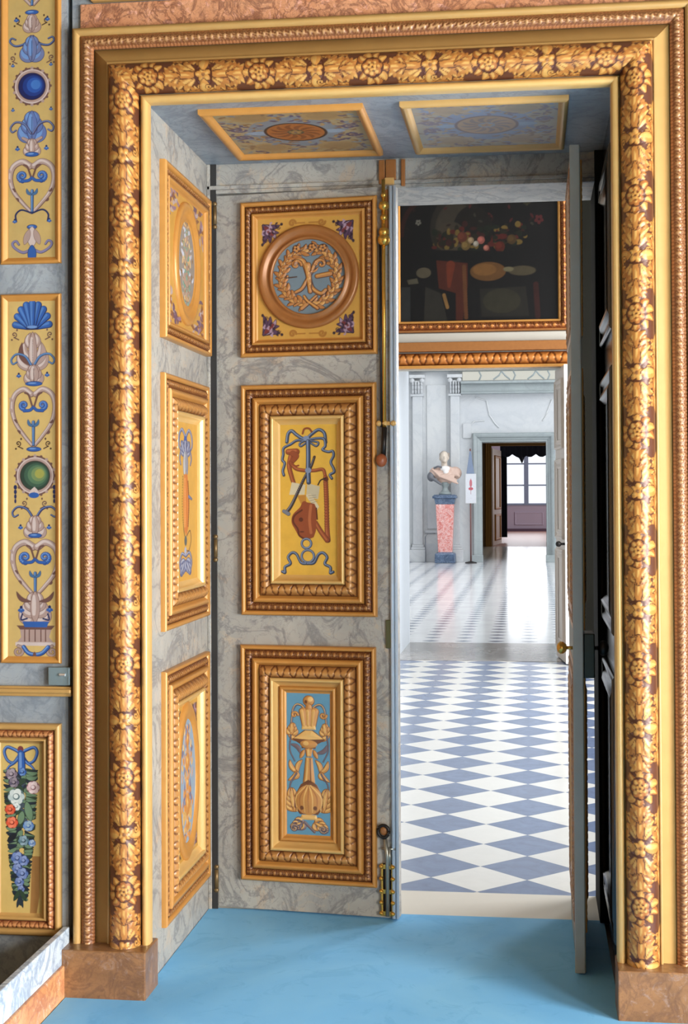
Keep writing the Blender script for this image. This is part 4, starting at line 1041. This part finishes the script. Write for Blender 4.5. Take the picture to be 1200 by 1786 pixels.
# dark still life in a gilt frame
def still():
    L = lambda *q: L0(*q)*.5
    c = Cv(0, 930, 0, 760, 240, 200, L(16,12,10))
    r = np.random.default_rng(11)
    c.ell(330, 230, 150, 190, L(44,38,30)); c.ell(330, 240, 120, 160, L(64,56,44)); c.ell(430, 260, 120, 160, L(28,22,16))
    c.blob([(170+20*math.cos(a)*8, 260+math.sin(a)*200) for a in np.linspace(PI, 1.6*PI, 40)], 14, L(52,24,18))
    c.ell(300, 280, 90, 90, L(70,60,46))
    for k in range(150):
        x, y = r.uniform(200, 740), 290+r.normal(0, 36); cc = [L(18,16,10), L(40,34,20), L(90,30,22), L(120,96,44), L(60,26,20), L(28,34,20)][k % 6]
        c.ell(x, y, r.uniform(8, 26), r.uniform(8, 22), cc)
    for x, y, q, cc in ((480,300,22,L(196,110,96)),(420,300,18,L(190,160,120)),(370,280,30,L(120,60,40)),(510,345,16,L(210,130,110)),(450,320,16,L(200,190,170)),(390,330,26,L(140,112,60)),(660,300,28,L(96,70,34)),(590,340,30,L(110,40,24))):
        c.ell(x, y, q, q, lerp(cc, L(0,0,0), .35)); c.ell(x-q*.2, y-q*.2, q*.6, q*.6, cc)
    c.poly([(190,350),(690,370),(700,420),(180,410)], L(12,9,8))
    c.poly([(215,410),(400,430),(400,560),(370,760),(330,760),(330,600),(230,570)], L(86,36,20)); c.line([(300,440),(290,560)], 26, L(120,50,26), 10); c.line([(380,450),(390,740)], 12, L(110,66,34))
    c.line([(260,610),(280,680)], 10, L(150,110,60)); c.ell(520, 480, 105, 54, L(112,74,34)); c.ell(500, 470, 70, 34, L(136,92,44))
    c.ell(720, 480, 80, 28, L(84,74,52)); c.ell(640, 470, 30, 14, L(120,110,80)); c.ell(140, 480, 44, 30, L(96,86,66))
    c.poly([(470,580),(740,570),(760,740),(480,740)], L(40,36,28)); c.ell(600, 650, 110, 70, L(56,52,36)); c.poly([(150,560),(240,600),(280,760),(140,760)], L(50,46,38))
    c.poly([(40,520),(100,510),(110,540),(50,545)], L(90,84,66)); c.poly([(0,560),(60,560),(60,760),(0,760)], L(48,50,48))
    for k in range(26):
        x, y = r.uniform(30, 900), r.uniform(10, 250); c.leaf((x, y), (x+r.uniform(-30, 30), y+r.uniform(-30, 30)), 7, [L(40,20,16), L(60,56,44), L(30,26,18), L(80,30,28)][k % 4])
    c.flower(820, 190, 28, L(96,36,36), L(40,16,16)); c.flower(750, 90, 22, L(60,56,36), L(30,30,20)); c.flower(110, 190, 18, L(120,116,104), L(50,46,40))
    c.line([(800,560),(810,740)], 16, L(60,24,18))
    return c
sl = thing('still_life_painting', (-.48,9.36,3.2), 'dark framed still life of fruit hanging over the second doorway', 'painting')
PX0, PX1, PZ0, PZ1 = -1.36, .384, 3.190, 4.70
rect_frame('frame', AFR, PX0, PX1, PZ0, PZ1, [0,0,.01,.02], [0,.05,.06,.05], giltD, sl)
q = np.linspace(.02, .085, 14)
rect_frame('carved_band', AFR, PX0, PX1, PZ0, PZ1, q, .05+.03*np.sin(np.linspace(0, PI, 14)), vgilt, sl, orn(.085, .02, .085, L(220,140,66), L(116,54,26), .018, 'leaf'), res=.008)
rect_frame('inner_fillet', AFR, PX0, PX1, PZ0, PZ1, [.085,.088,.105,.112], [.05,.06,.05,.02], gilt, sl)
canvas_obj('canvas', still(), AFR, PX0+.108, PX1-.108, PZ0+.108, PZ1-.108, .022, MV('oil_paint', .45, 0, .3, 12, .3), sl)
# white door leaf between anteroom and hall
d3 = thing('door_3', (.30,9.8,.01), 'white panelled door leaf standing open beyond the checkered floor', 'door', 'structure')
da = np.array([.246, 9.85]); db = np.array([.322, 9.14]); dl = np.linalg.norm(db-da); du = (db-da)/dl
DF = Fr((da[0], da[1], 0), (du[0], du[1], 0), (0,0,1), (du[1], -du[0], 0))
if DF.N[0] > 0: DF.N = -DF.N
cream = M('cream_paint', L(206,190,174), .4, 0, .05, 6)
m_ = MB(); lbox(m_, (0,.012,-.055), (dl,2.84,0), DF); m_.build('leaf_board', cream, d3, bevel=.004)
m_ = MB(); lbox(m_, (dl-.001,.012,-.055), (dl+.006,2.84,.004), DF); m_.build('edge_strip', white, d3)
for z0, z1 in ((2.05,2.72),(1.18,1.95),(.12,1.08)):
    pr = panel_root('door_panel', d3, 'raised cream panel with gilt beading') if 0 else d3
    rect_frame('panel_moulding', DF, .09, dl-.09, z0, z1, [0,0,.015,.03,.05,.06,.09], [0,.02,.026,.01,.01,.018,.004], cream, d3)
m_ = MB().tube([DF.P(np.array(dl-.05),np.array(1.14),np.array(h_)) for h_ in (0,.05)], .012); m_.ball(DF.P(np.array(dl-.05),np.array(1.14),np.array(.06)), .028); m_.build('knob', iron, d3)

# ================================================================= HALL
HF = checker_mat('pale_hall_marble', L(120,132,152), L(240,241,242), .36, -.026, 11.3, .15, True)
struct('floor_hall', MB().box((-9,11.1,-.05), (9,30.3,0)).build('floor_hall', HF))
stone = MS('pale_hall_stone', L(206,208,208), L(192,196,200), L(170,176,182), .8, .02, .55, None, .25)
stone2 = MS('hall_grey_stone', L(160,170,170), L(150,158,160), L(128,136,140), 1, .02, .5, None, .3)
hw = MB().box((-9,30.3,0), (-1.20,31.6,9)).box((.40,30.3,0), (9,31.6,9)).box((-1.20,30.3,2.92), (.40,31.6,9))
struct('wall_hall_back', hw.build('wall_hall_back', stone))
struct('wall_hall_left', MB().box((-9.2,11.1,0), (-9,30.3,9)).build('wall_hall_left', stone))
hr = MB().box((9,11.1,0), (9.2,30.3,1)).box((9,11.1,7.5), (9.2,30.3,9))
for a, b in ((11.1,13),(16,18),(21,23),(26,28),(30,30.3)): hr.box((9,a,1), (9.2,b,7.5))
struct('wall_hall_right', hr.build('wall_hall_right', stone)); struct('ceiling_hall', MB().box((-9.2,11.1,9), (9.2,30.3,9.2)).build('ceiling_hall', stone))
struct('wall_hall_front', MB().box((-9,11.0,0), (-4.6,11.1,9)).box((3.3,11.0,0), (9,11.1,9)).box((-4.6,11.0,6), (3.3,11.1,9)).build('wall_hall_front', stone))
def pilaster(x0, x1, label, group=None):
    r = thing('pilaster', ((x0+x1)/2, 30.2, 0), label, 'pilaster')
    MB().box((x0+.02,30.16,.42), (x1-.02,30.3,4.02)).build('shaft', stone, r, bevel=.01)
    MB().box((x0-.06,30.08,0), (x1+.06,30.3,.30)).box((x0-.03,30.12,.30), (x1+.03,30.3,.36)).box((x0,30.14,.36), (x1,30.3,.42)).build('base', stone, r, bevel=.01)
    m = MB().box((x0-.05,30.10,4.46), (x1+.05,30.3,4.54)).box((x0-.02,30.14,4.02), (x1+.02,30.3,4.07)).box((x0-.01,30.15,4.36), (x1+.01,30.3,4.40))
    w = x1-x0
    for i in range(3):
        for k in range(4):
            z = 4.08+i*.10; xx = x0+w*(k+.5+(i % 2)*.0)/4
            m.ball((xx, 30.15, z+.05), (w*.10, .05, .06), 8, 6)
    for sx in (x0+.02, x1-.02): m.ball((sx, 30.13, 4.40), (.06,.05,.06), 8, 6)
    m.build('capital', stone, r)
    return r
pilaster(-2.86, -2.58, 'pale fluteless pilaster left of the marble bust'); pilaster(-1.94, -1.68, 'pale pilaster between the bust and the far door frame')
struct('trim_9', MB().box((-1.66,30.06,4.06), (9,30.3,4.10)).box((-1.66,30.12,4.10), (9,30.3,4.30)).box((-1.66,30.0,4.30), (9,30.3,4.36)).box((-9,30.1,4.62), (9,30.3,4.75)).build('trim_9', stone2, bevel=.008))
struct('trim_10', MB().box((-9,30.22,.0), (-2.9,30.3,.44)).box((-2.56,30.24,.70), (-1.96,30.3,.76)).box((-2.56,30.24,0), (-1.96,30.3,.44)).box((-2.50,30.27,.80), (-2.02,30.3,4.3)).build('trim_10', stone, bevel=.01))
# relief cartouche above the door
m_ = MB()
for pts in ([(-1.3,30.29,3.98),(-1.05,30.29,3.9),(-.98,30.29,3.55),(-.85,30.29,3.35),(-.75,30.29,3.25)], [(-1.55,30.29,3.0),(-1.5,30.29,3.25),(-1.35,30.29,3.4),(-1.1,30.29,3.42)], [(.52,30.29,3.9),(.40,30.29,3.6),(.3,30.29,3.4)]): m_.tube(pts, .018, 8)
m_.box((-1.62,30.26,3.0), (-1.42,30.3,3.35))
struct('trim_11', m_.build('trim_11', stone))
# clerestory lights under the cornice
cl = thing('window_1', (-.5,30.2,4.37), 'row of pale fanlight panes high on the hall wall', 'window', 'structure')
MB().box((-1.62,30.20,4.40), (2,30.29,4.60)).build('glazing', ME('daylit_glass', L(236,236,224), .75), cl)
m_ = MB()
for k in range(5):
    c0 = -1.1+k*.82
    m_.tube([(c0-.12,30.17,4.38),(c0-.07,30.17,4.5),(c0-.12,30.17,4.60)], .022, 6); m_.tube([(c0+.42,30.17,4.60),(c0+.36,30.17,4.5),(c0+.22,30.17,4.40)], .022, 6); m_.tube([(c0+.42,30.17,4.60),(c0+.50,30.17,4.5),(c0+.62,30.17,4.40)], .022, 6)
m_.build('tracery', stone2, cl)
# grey door case
dc = thing('stone_doorcase', (-.4,30.2,0), 'grey moulded stone doorcase in the far wall of the hall', 'door frame')
HFR = Fr((0,30.3,0), (1,0,0), (0,0,1), (0,-1,0))
u_frame('architrave', HFR, -1.17, .37, .16, 2.90, [0,0,.02,.05,.06,.11,.12,.19,.21,.22], [-.3,.05,.06,.06,.09,.09,.13,.14,.14,0], stone2, dc)
for a, b in ((-1.42,-1.15),(.35,.62)): MB().box((a,30.12,0), (b,30.3,.17)).build('plinth', stone2, dc, bevel=.01)
# bust and pedestal
pdm = thing('pedestal', (-2.05,29.7,0), 'tall tapering pink marble pedestal with slate blue cap and foot in the hall', 'pedestal')
bx, by = -2.03, 29.75
def taper(m, cx_, cy_, z0, z1, w0, w1, d0=None, d1_=None):
    d0 = d0 or w0; d1_ = d1_ or w1
    V = [(cx_-w0,cy_-d0,z0),(cx_+w0,cy_-d0,z0),(cx_+w0,cy_+d0,z0),(cx_-w0,cy_+d0,z0),(cx_-w1,cy_-d1_,z1),(cx_+w1,cy_-d1_,z1),(cx_+w1,cy_+d1_,z1),(cx_-w1,cy_+d1_,z1)]
    return m.add(V, [(0,3,2,1),(4,5,6,7),(0,1,5,4),(1,2,6,5),(2,3,7,6),(3,0,4,7)])
taper(MB(), bx, by, .24, 1.40, .165, .215).build('shaft', redm, pdm, bevel=.01)
m_ = MB(); taper(m_, bx, by, 0, .24, .25, .24); taper(m_, bx, by, .20, .27, .20, .17); m_.build('foot', blum, pdm, bevel=.03)
m_ = MB(); taper(m_, bx, by, 1.40, 1.54, .22, .25); taper(m_, bx, by, 1.54, 1.60, .29, .29); taper(m_, bx, by, 1.60, 1.63, .27, .25); m_.build('cap', blum, pdm, bevel=.01)
bu = thing('marble_bust', (bx,by,1.64), 'marble bust of a draped figure standing on the pink pedestal', 'bust')
m_ = MB(); m_.lathe((bx,by,1.63), [(.15,0),(.15,.04),(.12,.06),(.07,.12),(.065,.18),(.10,.24),(.12,.30)], 24); m_.build('socle', M('grey_green_marble', L(140,150,150), .35), bu, smooth=True)
def remeshed(m, name, mat, parent, vox=.018, noise_=0):
    o = m.build(name, mat, parent, smooth=True)
    r = o.modifiers.new('r', 'REMESH'); r.mode = 'VOXEL'; r.voxel_size = vox; r.use_smooth_shade = True
    s_ = o.modifiers.new('s', 'SMOOTH'); s_.iterations = 3; s_.factor = .5
    return o
m_ = MB(); m_.ball((bx-.02,by-.02,2.52), (.105,.13,.15)); m_.ball((bx+.0,by-.10,2.46), (.06,.06,.08)); m_.ball((bx-.0,by-.155,2.50), (.018,.03,.035)); m_.tube([(bx-.01,by,2.20),(bx-.015,by,2.32),(bx-.02,by-.01,2.44)], [.11,.075,.07], 14)
for sg in (-1,1): m_.ball((bx-.02+sg*.105,by-.01,2.50), (.015,.03,.04)); m_.ball((bx-.0+sg*.045,by-.125,2.525), (.022,.02,.012))
m_.ball((bx,by-.13,2.425), (.04,.03,.018))
remeshed(m_, 'head', M('ivory_marble', L(214,200,184), .4), bu, .012)
m_ = MB(); m_.ball((bx-.025,by+.03,2.56), (.115,.12,.12))
for k in range(14):
    a = k*.9; m_.ball((bx-.02+.10*math.cos(a), by+.04+.09*abs(math.sin(a)), 2.54+.07*math.sin(k*2.1)), .035, 8, 6)
remeshed(m_, 'hair', M('brownish_marble', L(160,146,134), .45), bu, .012)
m_ = MB(); m_.ball((bx-.01,by,2.14), (.27,.16,.19)); m_.ball((bx-.22,by,2.16), (.16,.14,.14)); m_.ball((bx+.24,by,2.14), (.16,.14,.16)); m_.ball((bx,by,1.99), (.19,.13,.13))
for k in range(7):
    m_.tube([(bx-.30+.05*k,by-.12,2.24-.02*k),(bx-.12+.05*k,by-.185,2.06-.02*k),(bx+.14+.03*k,by-.15,2.16-.045*k)], .024, 8)
for k in range(4): m_.tube([(bx+.12+.05*k,by-.08,2.29-.02*k),(bx+.20+.05*k,by-.15,2.12-.02*k),(bx+.14+.04*k,by-.13,1.96)], .022, 8)
remeshed(m_, 'drapery', M('rosy_marble', L(206,176,160), .4, 0, .25, 5), bu, .014)
m_ = MB(); m_.ball((bx-.33,by-.05,2.06), (.10,.10,.12)); m_.tube([(bx-.36,by-.10,2.06),(bx-.22,by-.15,1.97),(bx-.08,by-.13,1.87)], [.05,.04,.03], 8); m_.tube([(bx-.26,by-.12,2.26),(bx-.16,by-.17,2.30),(bx-.06,by-.17,2.28)], .028, 8)
remeshed(m_, 'dark_cloak', M('grey_marble', L(104,106,112), .4), bu, .014)
m_ = MB(); m_.ball((bx+.01,by-.13,2.25), (.12,.06,.07)); m_.ball((bx+.03,by-.15,2.17), (.07,.04,.06)); remeshed(m_, 'collar', M('white_marble_b', L(236,232,228), .4), bu, .012)
# standing banner with halberd
sb = thing('banner_stand', (-1.42,29.6,0), 'tall stand with a white notice and red mark beside the far doorcase', 'notice stand')
MB().tube([(-1.42,29.6,.03),(-1.42,29.6,2.72)], .018).build('pole', M('red_brown_pole', L(120,84,80), .4), sb, smooth=True)
MB().lathe((-1.42,29.6,0), [(.14,0),(.14,.02),(.03,.05)], 20).build('foot', iron, sb)
m_ = MB(); taper(m_, -1.42, 29.58, 2.04, 2.66, .105, .015, .02, .01); m_.build('pennant', M('slate_cloth', L(120,134,158), .7), sb)
c = Cv(0, 60, 0, 190, 60, 190, L(232,234,240)); c.ell(30, 60, 8, 26, L(214,120,130)); c.ell(30, 96, 14, 10, L(210,96,108)); c.line([(30,30),(30,130)], 2, L(190,120,130)); 
MB().box((-1.535,29.56,1.42), (-1.285,29.578,2.12)).build('board', white, sb)
canvas_obj('notice', c, Fr((0,29.558,0),(1,0,0),(0,0,1),(0,-1,0)), -1.53, -1.29, 1.425, 2.115, 0, vflat, sb)
# rail in front of the niche
rl = thing('low_rail', (-2.3,29.4,0), 'thin dark metal rail standing around the foot of the pedestal', 'rail')
MB().tube([(-2.52,29.9,0),(-2.52,29.9,.62),(-2.46,29.9,.70),(-2.28,29.9,.70)], .014).build('rail_bar', M('grey_metal', L(120,124,130), .4, .4), rl)

# ================================================================= BEYOND THE HALL
struct('floor_vestibule', MB().box((-1.6,30.3,-.05), (1.4,40.8,0)).build('floor_vestibule', HF))
brn = M('brown_panelling', L(110,84,56), .45, 0, .2, 3)
struct('wall_vestibule_left', MB().box((-1.75,31.6,0), (-1.6,40.8,4)).build('wall_vestibule_left', M('pale_yellow_wall', L(216,206,160), .6)))
struct('wall_vestibule_right', MB().box((1.4,31.6,0), (1.5,40.8,4)).build('wall_vestibule_right', brn))
struct('ceiling_vestibule', MB().box((-1.75,31.6,4), (1.5,40.8,4.1)).build('ceiling_vestibule', brn))
struct('wall_vestibule_back', MB().box((-1.75,40.8,0), (-1.22,41.1,4)).box((.50,40.8,0), (1.5,41.1,4)).box((-1.22,40.8,3.25), (.50,41.1,4)).build('wall_vestibule_back', brn))
VF = Fr((0,40.8,0), (1,0,0), (0,0,1), (0,-1,0))
gdc = thing('gilt_doorcase', (-.36,40.7,0), 'brown and gilt doorcase seen through the far stone doorway', 'door frame')
u_frame('architrave', VF, -1.22, .52, 0, 3.16, [0,0,.04,.05,.12,.13,.2,.2], [-.1,.06,.08,.05,.05,.1,.1,0], M('brown_gilding', L(150,112,58), .4, .3), gdc)
d4 = thing('door_4', (-1.15,41.6,0), 'cream and gilt door leaf folded open in the farthest doorway', 'door', 'structure')
df = Fr((-1.20,41.2,0), (.22,2.6,0), (0,0,1), (1,-.1,0)); m_ = MB(); lbox(m_, (0,.01,-.06), (1,3.1,0), df); m_.build('leaf_board', cream, d4)
for z0, z1 in ((.15,1.0),(1.15,2.9)): rect_frame('gilt_moulding', df, .2, .85, z0, z1, [0,0,.06,.07], [0,.04,.04,0], gilt, d4)
struct('floor_salon', MB().box((-5,40.8,-.05), (5,60.4,.0)).build('floor_salon', M('rosy_parquet', L(196,150,130), .35, 0, .06, 2)))
lav = M('lavender_panelling', L(184,176,192), .55, 0, .04, 2)
struct('wall_salon_left', MB().box((-5.1,41.1,0), (-5,60.4,6)).build('wall_salon_left', lav)); struct('wall_salon_right', MB().box((5,41.1,0), (5.1,60.4,6)).build('wall_salon_right', lav))
struct('ceiling_salon', MB().box((-5,41.1,6), (5,60.4,6.1)).build('ceiling_salon', lav))
struct('wall_salon_back', MB().box((-5,60.2,0), (5,60.4,1.22)).box((-5,60.2,4.2), (5,60.4,6)).box((-5,60.2,1.22), (-1.35,60.4,4.2)).box((.75,60.2,1.22), (5,60.4,4.2)).build('wall_salon_back', lav))
SF = Fr((0,60.2,0), (1,0,0), (0,0,1), (0,-1,0))
struct('trim_12', rect_frame('trim_12', SF, -.72, .55, .28, .86, [0,0,.03,.05], [0,.03,.03,0], M('pale_lavender', L(196,188,206), .5), None))
struct('baseboard_back', MB().box((-5,60.1,0), (5,60.2,.12)).build('baseboard_back', M('plum_skirting', L(96,74,92), .5)))
wn = thing('window_2', (-.3,60.2,1.22), 'bright casement window at the end of the enfilade', 'window', 'structure')
MB().box((-1.35,60.36,1.22), (.75,60.38,4.2)).build('daylight_pane', ME('bright_sky_glass', L(240,246,255), 1.15), wn)
m_ = MB().box((-.30,60.12,1.22), (-.10,60.25,4.2)); m_.box((-1.35,60.15,1.16), (.75,60.25,1.25)); 
for z in (2.06,3.02): m_.box((-1.35,60.18,z-.03), (.75,60.25,z+.03))
m_.build('casement_frame', M('blue_grey_frame', L(140,158,182), .5), wn)
cu = thing('curtain', (-.35,45.1,0), 'dark draped curtain and scalloped pelmet in the farthest doorway', 'curtain')
cmt = M('dark_navy_cloth', L(20,24,34), .8)
n = 40; V = []; 
for i in range(n):
    x = -1.02+.20*i/(n-1)
    for z in (0.17, 3.35): V.append((x, 45.1+.05*math.sin(i*1.1), z))
V = np.array(V); F = [(2*i, 2*i+2, 2*i+3, 2*i+1) for i in range(n-1)]
o = obj('drape', V, F, cmt, cu); sd_ = o.modifiers.new('t', 'SOLIDIFY'); sd_.thickness = .02
V = V.copy(); V[:,0] = V[:,0]+1.56; V[:,2] = np.where(V[:,2] < 1, .1, V[:,2]); o = obj('drape', V, F, cmt, cu); sd_ = o.modifiers.new('t', 'SOLIDIFY'); sd_.thickness = .02
V = []; n = 60
for i in range(n):
    u = i/(n-1); x = -1.02+1.6*u
    zb = 3.02 - .10*abs(math.sin(u*PI*4)) - .26*math.exp(-((u-.46)/.05)**2) + .0
    V += [(x, 45.0+.04*math.sin(i*.9), zb), (x, 45.0+.02*math.sin(i*.9), 3.45)]
o = obj('pelmet', np.array(V), [(2*i, 2*i+2, 2*i+3, 2*i+1) for i in range(n-1)], cmt, cu); sd_ = o.modifiers.new('t', 'SOLIDIFY'); sd_.thickness = .02

# ================================================================= LIGHT
def area(name, loc, rot, sx, sy, power, c=(1,1,1), spread=180):
    l = bpy.data.lights.new(name, 'AREA'); l.shape = 'RECTANGLE'; l.size = sx; l.size_y = sy; l.energy = power; l.color = c; l.spread = math.radians(spread)
    o = link(bpy.data.objects.new(name, l)); o.location = loc; o.rotation_euler = rot; return o
# near room: tall windows in the wall to the right of the camera
for y in (-2.5, -4.9): area('near_window_light', (3.55,y,1.45), (0, PI/2, 0), 2.5, 1.4, 440, (1,.975,.95))
area('rear_fill_light', (2.4,-6.3,1.9), (-PI/2, 0, PI), 1.8, 2.6, 30, (1,.97,.94))  # added frontal fill behind the camera, no window in that wall
# anteroom windows, right wall
for y, p_ in ((3.1, 270), (7.1, 480)): area('anteroom_window_light', (3.15,y,2.7), (0, PI/2, 0), 3.8, 2.1, p_, (.95,.97,1))
# hall windows, right wall, and an added light under the ceiling
for y in (14.5,19.5,24.5): area('hall_window_light', (8.9,y,4.2), (0, PI/2, 0), 6, 3, 420, (.97,.98,1))
area('hall_overhead_light', (0,20,8.9), (0,0,0), 10, 12, 900, (.96,.98,1))
area('vestibule_fill_light', (.2,36,3.9), (0,0,0), 1.6, 6, 30, (1,.95,.85))  # added fill to brighten the enclosed vestibule
area('salon_window_light', (-.3,60.0,2.7), (-PI/2,0,0), 2.0, 2.9, 50, (.95,.97,1)); area('salon_side_light', (4.9,52,3), (0,PI/2,0), 4, 12, 420, (1,.97,.95))
w = bpy.data.worlds.new('world'); scene.world = w; w.use_nodes = True
bgn = w.node_tree.nodes['Background']; bgn.inputs[0].default_value = (.80,.88,1,1); bgn.inputs[1].default_value = .38

# ================================================================= CAMERA
cd = bpy.data.cameras.new('camera'); cam = link(bpy.data.objects.new('camera', cd)); scene.camera = cam
cd.sensor_fit = 'HORIZONTAL'; cd.sensor_width = 36; cd.lens = 2500/1200*36; cd.shift_y = -71/1200; cd.clip_end = 300; cd.clip_start = .05
yaw, pit, roll = math.radians(7.42), math.radians(1.0), math.radians(-.25)
cam.matrix_world = Matrix.Translation((0,-4.55,1.6)) @ Matrix.Rotation(yaw, 4, 'Z') @ Matrix.Rotation(PI/2+pit, 4, 'X') @ Matrix.Rotation(roll, 4, 'Z')
vs = scene.view_settings; vs.view_transform = 'Standard'; vs.look = 'None'; vs.exposure = 0.0; vs.gamma = 1
